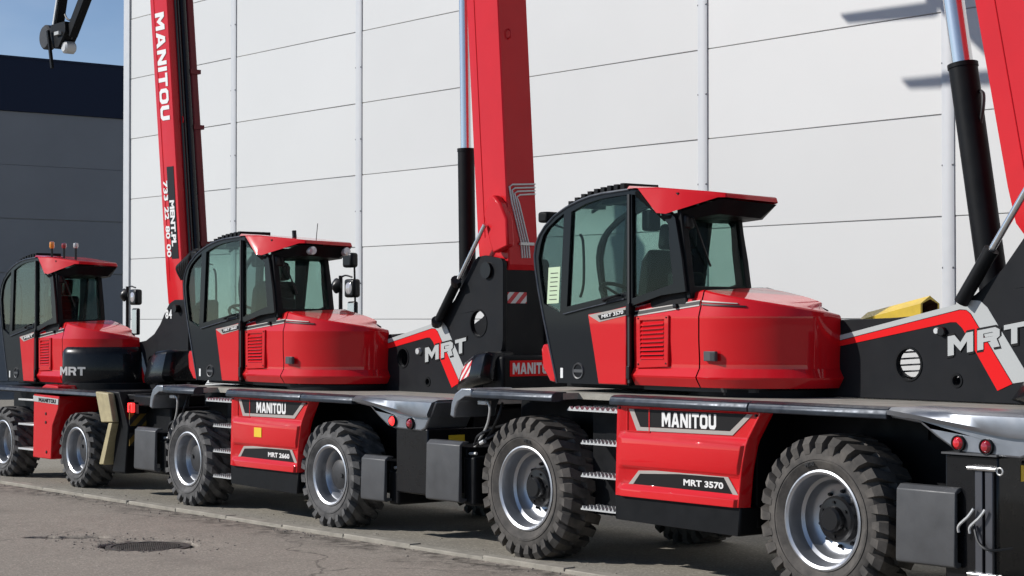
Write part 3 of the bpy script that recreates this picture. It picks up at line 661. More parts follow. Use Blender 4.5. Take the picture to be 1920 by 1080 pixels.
CAB_OUT = [(-1.49, 1.40), (-1.56, 1.62), (-1.65, 1.90), (-1.72, 2.14), (-1.76, 2.32), (-1.77, 2.42), (-1.75, 2.51), (-1.71, 2.58), (-1.64, 2.65), (-1.52, 2.73), (-1.38, 2.79), (-1.23, 2.835), (-1.08, 2.865), (-.94, 2.88), (-.63, 2.895)]
def cab(root, off, model, paper=False, red_nose=True):
    y0, y1 = .35, 1.05
    rear_top, rear_bot = -.12, -.02
    outer = CAB_OUT + [(-.42, 2.875), (-.34, 2.80), (rear_top-.01, 2.66), (-.06, 2.35), (rear_bot, 2.11), (-.28, 2.085), (-.62, 2.005), (-.64, 1.40)]
    hfront = [(-1.70, 2.50), (-1.665, 2.58), (-1.61, 2.635), (-1.50, 2.70), (-1.405, 2.745), (-1.455, 1.96), (-1.655, 2.03), (-1.705, 2.25), (-1.725, 2.40)]
    hdoor = [(-1.315, 2.755), (-1.14, 2.81), (-.98, 2.838), (-.80, 2.852), (-.665, 2.857), (-.665, 2.115), (-1.37, 2.005)]
    hquart = [(-.605, 2.855), (-.45, 2.85), (-.37, 2.78), (-.20, 2.61), (-.185, 2.40), (-.15, 2.17), (-.60, 2.065)]
    fr = MB().prism('xz', outer, y0, y0+.045, [hfront, hdoor, hquart])
    cf = fr.build('cab_frame', CABGREY, root, off, .008, 2)
    MB().prism('xz', outer, y1-.045, y1, [hfront, hdoor, hquart]).build('right_side_frame', BLACK, cf)
    # rear frame, leaning forward with height
    def lean(o, k=-.16):
        for v in o.data.vertices: v.co.x += k*(v.co.z-2.12)
        return o
    lean(MB().prism('yz', [(y0+.03, 2.06), (y1-.03, 2.06), (y1-.03, 2.76), (y0+.03, 2.76)], -.045, -.005, [[(y0+.09, 2.15), (y1-.07, 2.15), (y1-.07, 2.66), (y0+.09, 2.66)]]).build('rear_frame', BLACK, cf, bevel=.006))
    for nm, h in (('front_quarter_pane', hfront), ('door_pane', hdoor), ('rear_quarter_pane', hquart)):
        for ya in (y0+.018, y1-.026):
            MB().prism('xz', h, ya, ya+.006).build(nm, DGLASS if nm.startswith('front') else GLASS, cf)
    lean(MB().prism('yz', [(y0+.09, 2.15), (y1-.07, 2.15), (y1-.07, 2.66), (y0+.09, 2.66)], -.030, -.024).build('rear_pane', GLASS, cf))
    # curved windscreen running over into the roof window
    ws = [p for p in CAB_OUT[2:]]
    rows = [[(a+.02, y0+.045, b-.012), (a+.02, y1-.045, b-.012)] for a, b in ws]
    inn = [[(a+.028, y0+.045, b-.017), (a+.028, y1-.045, b-.017)] for a, b in reversed(ws)]
    MB().loft(rows+inn+[rows[0]], False).build('windscreen', GLASS, cf, smooth=60)
    MB().loft([[(a+.01, y0+.045, b), (a+.01, y1-.045, b)] for a, b in CAB_OUT[:3]]+[[(a+.05, y0+.045, b), (a+.05, y1-.045, b)] for a, b in reversed(CAB_OUT[:3])], False).build('front_apron', BLACK, cf)
    # weather seal along the outer edge
    MB().tube([(a-.002, y0+.004, b) for a, b in CAB_OUT], .013, 8).build('frame_seal', EDGE, cf)
    # door: seam, handle, lower red panel
    dr = MB().prism('xz', [(-1.10, 1.945), (-.90, 1.965), (-.655, 2.005), (-.655, 1.405), (-.975, 1.405), (-1.03, 1.65)], y0-.016, y0+.002).build('door', RED, cf, bevel=.008)
    MB().prism('xz', [(-1.09, 1.938), (-.655, 1.998), (-.655, 1.935), (-.96, 1.885)], y0-.020, y0-.0165).build('decal_border', TANVINYL, dr)
    MB().prism('xz', [(-.975, 1.935), (-.655, 1.978), (-.655, 1.942), (-.945, 1.90)], y0-.023, y0-.0205).build('model_band', BLACKVINYL, dr)
    text(model, WHITE, dr, planar((-.925, y0-.0235, 1.912), (.25, 0, .035), (0, 0, .028)), .02)
    MB().tube([(-1.40, y0-.012, 1.945), (-1.10, y0-.012, 1.995), (-.68, y0-.012, 2.06)], .006, 6).build('door_trim', EDGE, cf)
    MB().tube(smoothpath([(-.90, y0-.01, 2.05), (-.88, y0-.045, 2.055), (-.74, y0-.045, 2.085), (-.72, y0-.01, 2.09)], 5), .010, 8).build('door_handle', BLACK, cf)
    MB().box(-.642, -.622, y0-.012, y0+.01, 1.42, 2.86).build('door_gap', HOSE, cf)
    for z in (1.98, 1.50): MB().box(-.648, -.612, y0-.024, y0+.0, z-.05, z+.05).build('hinge', HUB, cf, bevel=.004)
    MB().lathe([(.052, -.006), (.062, -.010), (.066, 0)], 24, (-1.23, y0, 1.50)).build('round_emblem', PADGREY, cf)
    MB().box(-1.285, -1.175, y0-.006, y0, 1.488, 1.512).build('emblem_bar', PADGREY, cf)
    MB().box(-1.445, -1.415, y0-.004, y0, 1.44, 1.52).build('white_label', WHITE, cf)
    if red_nose:
        MB().prism('xz', [(-1.60, 1.70), (-1.685, 1.71), (-1.715, 1.66), (-1.70, 1.53), (-1.60, 1.41), (-1.52, 1.40), (-1.5, 1.45)], .36, 1.04).build('cab_nose', RED, cf, bevel=.03, seg=3)
    MB().box(-1.62, .2, .56, 1.60, 1.36, 1.60).build('turret_base', BLACK, root, off, .01)
    # interior
    MB().box(-1.48, -.08, y0+.05, y1-.05, 1.40, 1.55).build('cab_floor', PLASTIC, cf)
    MB().box(-.46, -.06, y0+.05, y1-.05, 1.55, 2.12).build('rear_console', PLASTIC, cf, bevel=.02)
    st_ = MB().box(-1.08, -.66, .50, .92, 1.60, 1.88).build('seat', PLASTIC, cf, bevel=.06, seg=3)
    MB().prism('xz', [(-.76, 1.86), (-.64, 1.86), (-.50, 2.40), (-.58, 2.46), (-.68, 2.36)], .49, .93).build('seat_back', PLASTIC, st_, bevel=.05, seg=3)
    MB().prism('xz', [(-.60, 2.44), (-.51, 2.44), (-.47, 2.63), (-.57, 2.64)], .60, .82).build('headrest', PLASTIC, st_, bevel=.03, seg=3)
    MB().prism('xz', [(-.62, 2.10), (-.48, 2.14), (-.36, 2.84), (-.50, 2.86)], y1-.09, y1-.05).build('far_pillar', PLASTIC, cf)
    MB().box(-.34, -.16, .46, .70, 2.12, 2.26).build('storage_box', PLASTIC, cf, bevel=.03)
    MB().tube([(-.13, .44, 2.69), (-.05, .46, 2.66), (-.03, .62, 2.30)], .008, 6).build('rear_wiper', HUB, cf)
    MB().box(-.14, -.07, .40, .50, 2.58, 2.68).build('wiper_motor', HUB, cf, bevel=.015)
    MB().box(-1.52, -1.30, .45, .95, 1.55, 1.80).build('dashboard', PLASTIC, cf, bevel=.04)
    MB().tube([(-1.36, .70, 1.75), (-1.14, .70, 2.06)], .028, 10).build('steering_column', PLASTIC, cf)
    c = Vector((-1.12, .70, 2.09)); a = Vector((.58, 0, .81)).normalized(); u = Vector((0, 1, 0)); v = a.cross(u)
    sw = MB().tube([c+(u*math.cos(t*.2618)+v*math.sin(t*.2618))*.175 for t in range(25)], .016, 8)
    for t in (0, 2.1, 4.2): sw.tube([c, c+(u*math.cos(t)+v*math.sin(t))*.17], .012, 6)
    sw.build('steering_wheel', PLASTIC, cf)
    MB().box(-1.02, -.70, .42, .50, 1.84, 1.95).build('armrest', PLASTIC, cf, bevel=.02)
    MB().tube([(-.98, .46, 1.94), (-1.0, .46, 2.07)], .018, 8).build('joystick', PLASTIC, cf)
    MB().tube(smoothpath([(-1.30, y0+.08, 2.08), (-1.27, y0+.09, 2.2), (-1.275, y0+.09, 2.50), (-1.30, y0+.08, 2.58)]), .011, 8).build('grab_rail', PLASTIC, cf)
    MB().box(-.60, -.50, .44, .56, 2.58, 2.74).build('cab_monitor', PLASTIC, cf, bevel=.02)
    MB().box(-.30, -.20, .55, .66, 2.44, 2.60).build('rear_camera', PLASTIC, cf, bevel=.03)
    MB().box(-1.0, -.15, y0+.05, y1-.05, 2.80, 2.85).build('headliner', PLASTIC, cf)
    if paper:
        MB().obox((-1.63, y0+.012, 2.03), (.145, 0, .005), (.02, 0, .29), (0, .002, 0)).build('paper_sheet', PAPER, cf)
        for k in range(7): MB().obox((-1.60+.003*k, y0+.010, 2.06+k*.035), (.09, 0, .003), (0, 0, .006), (0, .001, 0)).build('printed_line', HOSE, cf)
    # roof
    yn, yf = .30, 1.14
    rf = MB()
    top = [(-.645, yn+.05, 2.925), (-.30, yn+.07, 2.895), (.06, yn+.20, 2.855), (.185, yn+.27, 2.838), (.185, yf-.03, 2.825), (.06, yf-.06, 2.84), (-.30, yf-.08, 2.88), (-.645, yf-.08, 2.91)]
    rim = [(-.645, yn+.03, 2.90), (-.50, yn+.01, 2.90), (-.28, yn, 2.70), (-.19, yn+.01, 2.69), (.15, yn+.22, 2.805), (.19, yn+.27, 2.805), (.19, yf-.02, 2.785), (.15, yf, 2.78), (-.25, yf, 2.70), (-.645, yf-.04, 2.88)]
    vs2 = top + rim
    T = list(range(8)); Q = list(range(8, 18))
    rf.add(vs2, [tuple(T), (0, 8, 9, 1), (1, 9, 10, 11), (1, 11, 12, 2), (2, 12, 13, 3), (3, 13, 14, 4), (4, 14, 15, 5), (5, 15, 16, 6), (6, 16, 17, 7), (7, 17, 8, 0)])
    roof = rf.build('cab_roof', RED, root, off, .010, 2, smooth=25)
    low = [(-.28, yn+.015, 2.685), (-.19, yn+.025, 2.675), (.15, yn+.235, 2.79), (.185, yn+.28, 2.79), (.185, yf-.03, 2.77), (.14, yf-.015, 2.765)]
    bot = [(-.26, yn+.06, 2.64), (-.16, yn+.07, 2.635), (.06, yn+.26, 2.68), (.10, yn+.30, 2.685), (.10, yf-.12, 2.665), (.06, yf-.06, 2.66)]
    mb = MB().loft([low, bot], False)
    mb.add(bot + [(-.26, yf-.06, 2.64)], [(0, 1, 2, 3, 4, 5, 6)])
    mb.add([low[5], bot[5], (-.26, yf-.06, 2.64), (-.26, yf-.02, 2.69)], [(0, 1, 2, 3)])
    mb.add([low[0], bot[0], (-.60, yn+.06, 2.86), (-.52, yn+.03, 2.885)], [(0, 1, 2, 3)])
    mb.build('roof_fascia', BLACK, roof, bevel=.006)
    # guard bars over the roof window
    gd = None
    for k in range(9):
        t = k/8; x = -1.40 + .62*t; zz = lerp_list([(1.52, 2.73), (1.38, 2.79), (1.23, 2.835), (1.08, 2.865), (.94, 2.88), (.63, 2.90)], -x)
        b = MB().box(x-.022, x+.022, y0+.06, y0+.42, zz+.01, zz+.065).build('guard_bar', BLACK, cf)
        b.rotation_euler = (0, 0, 0)
    MB().tube([(a, y0+.10, b+.045) for a, b in CAB_OUT[9:14]], .014, 6).build('guard_rail', BLACK, cf)
    MB().tube([(a, y0+.40, b+.045) for a, b in CAB_OUT[9:14]], .014, 6).build('guard_rail', BLACK, cf)
    wl_ = MB().box(-1.98, -1.86, y0+.20, y0+.34, 2.70, 2.79).build('work_lamp', BLACK, cf, bevel=.02)
    MB().obox((-1.94, y0+.26, 2.70), (.04, 0, 0), (0, .03, 0), (.26, 0, -.07)).build('lamp_bracket', BLACK, wl_)
    return cf, roof

A_, B_, NE, S0 = .75, .76, 1.95, .10
def plan(s):
    """hood outline in plan: s up to S0 straight along x, then on to s = 1.15 round the rear corner; returns point, outward normal"""
    if s <= S0: return Vector((s, .35, 0)), Vector((0, -1, 0))
    t = (s-S0)/(1.15-S0)*math.pi/2
    f = lambda t: Vector((S0+A_*math.sin(t)**(2/NE), .35+B_*(1-max(0, math.cos(t))**(2/NE)), 0))
    t1, t2 = max(1e-4, t-.01), min(math.pi/2-1e-4, t+.01)
    d = (f(t2)-f(t1)).normalized()
    return f(min(t, math.pi/2)), Vector((d.y, -d.x, 0))
def crease(s): return (2.005 + .118*(s+.62)/.70) if s < .08 else 2.123 - .185*((s-.08)/1.07)**0.95
def ridge(s): return (crease(s)+.012) if s < .08 else 2.135 - .175*((s-.08)/1.07)**1.08
def hood(root, off, cover=False):
    def piece(s0, s1, n):
        rows = []
        for i in range(n+1):
            s = s0+(s1-s0)*i/n; p, nn = plan(s); zc = crease(s); zr = ridge(s)
            row = []
            for o, z in ((.09, 1.40), (.045, 1.405), (.004, 1.468), (.0, 1.482), (.036, 1.545), (.038, 1.60), (.030, 1.75), (.030, min(1.925, zc-.03)), (.034, min(1.94, zc-.022)), (.036+.30*max(0, zc-1.96), zc-.012), (.050+.30*max(0, zc-1.96), zc)):
                q = p - nn*o; row.append((q.x, q.y, z))
            # over the top to the ridge line at y = 1.08
            tgt = Vector((min(p.x*.86, .66), 1.08, 0)); q0 = p - nn*(.050+.30*max(0, zc-1.96))
            lim = 1 if s > -.02 else .06/.7
            for k in (.15, .4, .75, 1.0):
                q = q0 + (tgt-q0)*k*lim
                row.append((q.x, q.y, zc + (zr-zc+.012)*k*lim))
            rows.append(row)
        return MB().loft(rows, False)
    a = piece(-.615, .083, 14).build('hood_front', RED, root, off, smooth=11)
    b = piece(.097, 1.15, 36).build('hood_rear', RED, root, off, smooth=11)
    MB().prism('xy', [(-.6, .47), (.12, .47), (.45, .60), (.60, .85), (.66, 1.08), (-.6, 1.08)], 1.37, 1.98).build('engine_core', HOSE, root, off)
    MB().tube([(-.6, 1.09, 2.10), (.1, 1.09, 2.13), (.35, 1.09, 2.075), (.55, 1.09, 2.015), (.70, 1.09, 1.96)], .016, 8).build('hood_rib', BLACK, root, off)
    # louvred grille
    y = .378
    g = MB().prism('xz', [(-.57, 1.535), (-.225, 1.55), (-.218, 1.935), (-.575, 1.925)], y-.014, y+.01, [[(-.53, 1.60), (-.27, 1.61), (-.265, 1.905), (-.53, 1.895)]]).build('grille', RED, a, bevel=.004)
    MB().prism('xz', [(-.53, 1.60), (-.27, 1.61), (-.265, 1.905), (-.53, 1.895)], y+.004, y+.009).build('grille_back', DKRED, g)
    for k in range(9):
        z = 1.612+k*.0315
        MB().obox((-.525, y+.002, z+.002), (.255, 0, .006+.0012*k), (0, -.022, -.012), (0, .012, .018)).build('louvre', RED, g)
    for q in ((-.55, 1.565), (-.245, 1.575), (-.55, 1.912), (-.24, 1.92)): MB().lathe([(0, -.019), (.007, -.018), (.007, 0)], 8, (q[0], y, q[1])).build('screw', HUB, g)
    # trim stripe running from the door round the hood
    def strip(s0, s1, f0, f1, n, name, m, par, o=.026):
        rows = []
        for i in range(n+1):
            s = s0+(s1-s0)*i/n; p, nn = plan(s); zc = crease(s); za, zb = f0(s), f1(s)
            def so(z):
                z0 = min(1.94, zc-.022); return .034 if z <= z0 else .034+(.002+.30*max(0, zc-1.96))*(z-z0)/max(.01, zc-.012-z0)
            pa, pb = p-nn*(so(za)-.004-(.03-o)), p-nn*(so(zb)-.004-(.03-o)); qa, qb = p-nn*(so(za)+.01), p-nn*(so(zb)+.01)
            rows.append([(pa.x, pa.y, za), (pb.x, pb.y, zb), (qb.x, qb.y, zb), (qa.x, qa.y, za)])
        MB().loft(rows, True, True).build(name, m, par)
    lo = lambda s: 1.945+.08*(s+.62)/.70 if s < .08 else 2.025-.05*(s-.08)
    strip(-.61, .075, lambda s: lo(s)-.020, lambda s: lo(s)-.010, 8, 'stripe', TANVINYL, a, .028)
    strip(-.61, .075, lambda s: lo(s)-.0095, lambda s: lo(s)+.016, 8, 'stripe', BLACKVINYL, a, .027)
    strip(-.61, .075, lambda s: lo(s)+.0165, lambda s: lo(s)+.024, 8, 'stripe', TANVINYL, a, .028)
    if not cover:
        strip(.10, .46, lambda s: lo(s)-.014, lambda s: lo(s)-.002, 10, 'stripe', BLACKVINYL, b, .024)
        strip(.10, .40, lambda s: lo(s)+.008, lambda s: lo(s)+.020-.02*(s-.1), 10, 'stripe', TANVINYL, b, .024)
        l_ = MB().box(.155, .275, .362, .39, 1.60, 1.672).build('latch', PADGREY, b, bevel=.004)
        MB().box(.225, .268, .359, .365, 1.607, 1.665).build('latch_pocket', HOSE, l_)
    MB().lathe([(0, -.024), (.018, -.022), (.02, .01)], 12, (-.16, .392, 2.003)).build('stud', HUB, a)
    if cover:
        rows = []
        for i in range(25):
            s = .10+(1.15-.10)*i/24; p, nn = plan(s); e = min(1, i/2.5)
            row = []
            for o, z in ((.06, 1.385), (-.035*e, 1.40), (-.045*e, 1.47), (-.035*e, 1.74), (-.02*e, 1.80), (.02, 1.83)):
                q = p-nn*(o+.03*(1-e)); row.append((q.x, q.y, z - (.04*(1-e) if z > 1.6 else 0)))
            rows.append(row)
        cv = MB().loft(rows, False).build('hood_cover', GLOSSBLACK, b, smooth=50)
        def fn(u, v, w):
            s = .17+.36*u; p, nn = plan(s); q = p+nn*(.045+.003*w); return (q.x, q.y, 1.50+.10*v)
        block('MRT', GREYVINYL, cv, fn)

def turret_frame(root, off, wid_, pts, holes, decals=True, rear_x=2.97, lettering=True, cw=True, slab=(1.10, 1.64), far_holes=()):
    ya, yb_ = slab
    p = MB().prism('xz', pts, ya, ya+.045, holes).build('turret_plate', PLATE, root, off, .006)
    MB().prism('xz', pts, yb_-.045, yb_, holes+list(far_holes)).build('turret_plate', PLATE, root, off, .006)
    for h in holes:
        cx = sum(q[0] for q in h)/len(h); cz = sum(q[1] for q in h)/len(h); r_ = abs(h[0][0]-cx)
        MB().lathe([(r_, -.006), (r_+.014, -.006), (r_+.016, .0), (r_, .02)], 28, (cx, ya, cz)).build('hole_ring', BLACK, p)
    if decals:
        MB().prism('xz', [(.80, 1.707), (.80, 1.745), (1.90, 1.968), (1.955, 1.965), (1.99, 1.94), (2.33, 1.475), (2.21, 1.425), (1.92, 1.845), (1.87, 1.885), (1.82, 1.885)], ya-.004, ya).build('red_band', REDVINYL, p)
        MB().prism('xz', [(.80, 1.750), (.80, 1.785), (2.0, 2.035), (2.07, 2.03), (2.13, 1.985), (2.48, 1.50), (2.335, 1.478), (1.995, 1.944), (1.955, 1.97), (1.90, 1.973)], ya-.004, ya).build('silver_band', GREYVINYL, p)
        if lettering:
            block('MRT', BLACKVINYL, p, planar((1.787, ya-.0042, 1.637), (.660, 0, .105), (.0, 0, .165), (0, -.002, 0)), 'lettering_outline', gap=.10)
            block('MRT', GREYVINYL, p, planar((1.80, ya-.0065, 1.652), (.634, 0, .105), (.0, 0, .135), (0, -.003, 0)), gap=.18)
    return p

def boom(root, base, lean, wd, y0, y1, ztop, pin=None):
    """box boom from its foot 'base' (x,z) up to ztop; lean = dx/dz"""
    bx, bz = base; h = y1-y0
    def sec(z, k=1.0, ins=0.0):
        cx = bx+lean*(z-bz); w = wd*k/2
        return [(cx-w, y0+.02+ins, z), (cx-w*.45, y0+ins, z), (cx+w-.01, y0+ins, z), (cx+w, y0+ins+.01, z), (cx+w, y1-ins-.01, z), (cx+w-.01, y1-ins, z), (cx-w*.45, y1-ins, z), (cx-w, y1-.02-ins, z)]
    b = MB().loft([sec(bz-.12, .6), sec(bz+.05, .95), sec(bz+.3), sec(ztop*.55+.45*bz, 1.04), sec(ztop-.6, 1.06)], True, True).build('boom', BOOMRED, root, smooth=20)
    for yy_ in (y0-.001, y1+.001):
        MB().tube([(bx+lean*(z-bz)-wd*.45/2*k_, yy_, z) for z, k_ in ((bz+.3, 1.0), (ztop*.55+.45*bz, 1.04), (ztop-.62, 1.06))], .0045, 6).build('weld_seam', BOOMRED, b)
    MB().loft([sec(ztop-.62, 1.12, -.02), sec(ztop-.5, 1.12, -.02)], True, True).build('boom_collar', BOOMRED, b)
    MB().loft([sec(ztop-.55, .80, .03), sec(ztop, .80, .03)], True, True).build('boom_stage', BOOMRED, b)
    px, pz, pr = pin or (bx, bz, .075)
    MB().tube([(px, y0-.10, pz), (px, y1+.10, pz)], pr, 20).build('pivot_pin', HUB, root)
    for z in (bz+2.1,):
        cx = bx+lean*(z-bz)
        if z < ztop-1:
            MB().tube([(cx+wd/2*1.03+.0, y0+.10, z), (cx+wd/2*1.03+.035, y0+.10, z+.02), (cx+wd/2*1.03+.035, y0+.10, z+.07), (cx+wd/2*1.03+.0, y0+.10, z+.09)], .008, 6).build('lifting_eye', BOOMRED, b)
    return b
def cylinder(root, p, q, r, rr, frac, name='lift_cylinder', m=BLACK):
    p, q = Vector(p), Vector(q); e = p+(q-p)*frac; d = (q-p).normalized()
    c = MB().tube([p, e-d*.03, e-d*.03, e], [r, r, r*1.06, r*1.06], 24).build(name, m, root)
    MB().tube([e-d*.02, q], rr, 20).build('piston_rod', CHROME, c)
    return c
def counterweight(root, off, pts3, sticker=None):
    rows = []
    # blade-shaped black casting bulging out under the turret
    for x, ya, zb, zt in pts3:
        h = zt-zb
        rows.append([(x, 1.14, zb), (x, ya+.05, zb), (x, ya+.01, zb+h*.10), (x, ya, zb+h*.22), (x, ya+.05, zb+h*.86), (x, ya+.065, zb+h*.95), (x, ya+.10, zt), (x, 1.14, zt)])
    c = MB().loft(rows, True, True).build('counterweight', GLOSSBLACK, root, off, smooth=40)
    if sticker:
        i, t0, t1, v0, v1, m, nm = sticker
        a, b = pts3[i], pts3[i+1]; q = []
        for t in (t0, t1):
            x, ya, zb, zt = [a[k]+(b[k]-a[k])*t for k in range(4)]
            for v in (v0, v1): q.append((x, ya+.05*(v-.22)/.64-.004, zb+(zt-zb)*v))
        o = MB().add([q[0], q[2], q[3], q[1]]+[(p[0], p[1]+.003, p[2]) for p in (q[0], q[2], q[3], q[1])], [(0,1,2,3),(7,6,5,4),(0,4,5,1),(1,5,6,2),(2,6,7,3),(3,7,4,0)]).build(nm, m, c)
    return c
def mirror_mast(root, x, y, z):
    m = MB().tube([(x, y, z-.4), (x, y, z+.05), (x, y, z+.40)], .022, 8).build('mirror_mast', HUB, root)
    MB().tube(smoothpath([(x, y, z+.38), (x+.1, y, z+.40), (x+.22, y, z+.38)]), .010, 6).build('mirror_arm', HUB, m)
    MB().box(x+.13, x+.32, y-.05, y+.05, z+.16, z+.36).build('work_lamp', HUB, m, bevel=.03, seg=3)
    MB().lathe([(0, -.056), (.06, -.052), (.07, -.045)], 16, (x+.225, y, z+.26)).build('lamp_lens', LENSCLEAR, m)
    MB().box(x+.16, x+.31, y-.025, y+.025, z-.22, z+.12).build('mirror', HUB, m, bevel=.02, seg=3)
    MB().box(x+.175, x+.295, y-.030, y-.024, z-.20, z+.10).build('mirror_glass', CHROME, m)
    MB().lathe([(0, -.05), (.05, -.035), (.085, 0), (.07, .02)], 18, (x-.05, y-.02, z+.29)).build('round_mirror', HUB, m)

PL3 = [(-.30, 1.34), (-.30, 1.80), (.60, 1.895), (.95, 1.905), (1.30, 1.915), (1.62, 1.935), (1.85, 1.99), (2.03, 2.075), (2.25, 2.24), (2.42, 2.44), (2.53, 2.58), (2.60, 2.625), (2.70, 2.635), (2.94, 2.60), (2.97, 2.56), (2.97, 1.88), (2.955, 1.80), (2.90, 1.70), (2.66, 1.38), (2.60, 1.34)]
def rear_wall(root, off, x, za, zb, lab=True, y0=1.145, y1=1.595):
    w = MB().box(x-.05, x-.006, y0, y1, za, zb).build('turret_rear_wall', PLATE, root, off, .004)
    MB().box(x-.006, x-.002, y0+.02, y0+.24, zb-.30, zb-.20).build('hazard_sticker', HAZY, w)
    return w
# ------------------------------------------------------------------ right machine
t3 = tag(empty('rotating_telehandler', (-10.23, 9.5, 0)), 'large red and black telehandler nearest at right, marked MRT 3570', 'telehandler', 'red rotating telehandlers parked in a row')
C3 = dict(X=lambda x: x, dz=0, hwb=1.56, Ro=.57, wid=2.2, front=-2.34, fend=2.19, rear=3.1, rpad=(2.28, 2.74, .385, .87), fpad=(-2.74, -2.28, .415, .905),
          rblock=(2.62, 3.02, .30, 1.075), hinge=True, lamp=(.55, .76))
put_wheels(t3, 1.56, .57, .32, .42, 2.16, tyre_mesh(.32, .57, .42, 28, .14, .60, RUBBER), True, brand=True)
side_panel(t3, C3['X'], 0, 'MRT 3570'); chassis(t3, C3)
cab(t3, (0, 0, 0), 'MRT 3570', paper=True); hood(t3, (0, 0, 0))
H3 = [circle(1.45, 1.59, .108), circle(2.61, 2.02, .115), circle(1.87, 1.485, .035, 16)]
p3 = turret_frame(t3, (0, 0, 0), 2.2, PL3, H3, far_holes=[circle(1.06, 1.62, .14)])
rear_wall(t3, (0, 0, 0), 2.955, 1.42, 2.52)
MB().lathe([(0, -.03), (.028, -.03), (.034, -.02), (.034, 0)], 18, (1.755, 1.10, 1.82)).build('plate_stud', HUB, p3)
MB().lathe([(0, -.02), (.02, -.02), (.024, 0)], 14, (1.705, 1.10, 1.825)).build('plate_stud', STEEL, p3)
for k in range(4): MB().tube([(1.24, 1.22, 1.53+.045*k), (1.50, 1.16, 1.545+.045*k)], .007, 6).build('hose_end', DKSTEEL, p3)
b3 = boom(t3, (2.60, 2.50), -.20, .62, 1.17, 1.57, 8.2)
cylinder(t3, (1.98, 1.37, 2.1), (1.47, 1.37, 5.2), .102, .074, .515)
cylinder(t3, (1.94, 1.06, 2.02), (2.55, 1.06, 2.86), .05, .024, .42, 'compensating_cylinder')
MB().tube(smoothpath([(1.83, 1.40, 3.50), (1.90, 1.36, 3.47), (1.915, 1.34, 3.38), (1.88, 1.36, 3.27)]), .014, 7).build('cylinder_hose', HOSE, t3)
counterweight(t3, (0, 0, 0), [(2.32, 1.10, 1.36, 1.40), (2.5, .97, 1.36, 1.54), (2.68, .86, 1.38, 1.66), (2.92, .78, 1.42, 1.74), (3.08, .78, 1.45, 1.75), (3.12, .86, 1.46, 1.74)])
# ------------------------------------------------------------------ middle machine
t2 = tag(empty('rotating_telehandler', (-15.975, 9.55, 0)), 'red telehandler in the middle of the row, marked MRT 2660', 'telehandler', 'red rotating telehandlers parked in a row')
X2 = lambda x: .945*x + .035
C2 = dict(X=X2, dz=-.115, hwb=1.305, Ro=.49, wid=2.15, front=-1.86, fend=1.80, rear=2.9, rpad=(1.97, 2.33, .335, .72), fpad=(-2.25, -1.80, .345, .78),
          rblock=(2.42, 2.88, .42, .98), lamp=(.60, .86), lit=True)
put_wheels(t2, 1.305, .49, .262, .40, 2.12, tyre_mesh(.262, .49, .40, 21, .40, .46, RUBBER2), False)
side_panel(t2, X2, -.115, 'MRT 2660', True); chassis(t2, C2)
o2 = (-.10, .02, -.085)
cf2, rf2 = cab(t2, o2, 'MRT 2660'); hood(t2, o2)
for ch in t2.children:
    if ch.name.split('.')[0] in ('cab_frame', 'cab_roof', 'hood_front', 'hood_rear', 'engine_core', 'hood_rib', 'turret_base'): ch.scale = (1.03, 1.0, .975)
po = Vector((-.44, .02, -.15))
H2 = [circle(2.61, 2.02, .115), circle(1.43, 1.69, .085, 20), circle(1.83, 1.47, .03, 14)]
p2 = turret_frame(t2, po, 2.15, PL3, H2)
MB().lathe([(0, -.03), (.028, -.03), (.034, 0)], 16, (1.70, 1.10, 1.755)).build('plate_stud', STEEL, p2)
for k in range(4): MB().tube([(1.35, 1.3, 1.64+.03*k), (1.53, 1.3, 1.65+.03*k)], .006, 6).build('hose_end', DKSTEEL, p2)
w2 = rear_wall(t2, po, 2.955, 1.42, 2.50)
rc = MB().box(2.40, 2.70, .98, 2.02, 1.27, 1.585).build('rear_counterweight', BLACK, t2, bevel=.03, seg=3)
MB().box(2.70, 2.704, 1.06, 1.60, 1.40, 1.54).build('name_plate', REDVINYL, rc)
block('MANITOU', WHITE, rc, lambda u, v, w: (2.7045+.002*w, 1.09+.48*u, 1.42+.10*v))
b2 = boom(t2, (2.305, 2.35), -.075, .47, 1.19, 1.53, 8.5)
cylinder(t2, (1.70, 1.36, 1.95), (1.63, 1.36, 5.3), .079, .05, .465)
cylinder(t2, (1.60, 1.07, 1.86), (2.33, 1.07, 2.76), .042, .02, .42, 'compensating_cylinder')
for zc in (0, 1):
    MB().tube([(1.60+.3*zc, 1.07, 1.86+.37*zc), (1.64+.3*zc, 1.04, 1.90+.37*zc)], .05, 10).build('cylinder_port', HUB, t2)
br = MB().prism('xz', [(2.32, 2.98), (2.40, 3.03), (2.50, 2.95), (2.60, 2.80), (2.62, 2.56), (2.40, 2.50), (2.33, 2.66), (2.26, 2.86)], 1.10, 1.185).build('boom_bracket', BOOMRED, b2, bevel=.02)
for k in range(4):
    xo = 2.505; d = .028*k
    path = [(xo-.012, 1.52, 3.135-.030*k), (xo-.012, 1.235+d+.02, 3.12-.030*k), (xo-.012, 1.222+d, 3.10-.03*k), (xo-.006, 1.245+d, 2.95), (xo+.02, 1.33+d, 2.60), (xo+.02, 1.345+d, 2.46)]
    MB().tube(path, .0085, 8).build('hydraulic_pipe', STEEL, b2)
MB().box(2.51, 2.545, 1.31, 1.47, 2.575, 2.60).build('pipe_clamp', STEEL, b2)
counterweight(t2, (-.44, .02, -.13), [(2.28, 1.10, 1.37, 1.40), (2.45, .97, 1.38, 1.54), (2.62, .87, 1.40, 1.655), (2.86, .80, 1.45, 1.735), (3.02, .80, 1.48, 1.75), (3.06, .86, 1.49, 1.74)],
              (2, .05, .95, .30, .80, HAZX, 'hazard_sticker'))
mirror_mast(t2, -1.38, 1.98, 1.98)
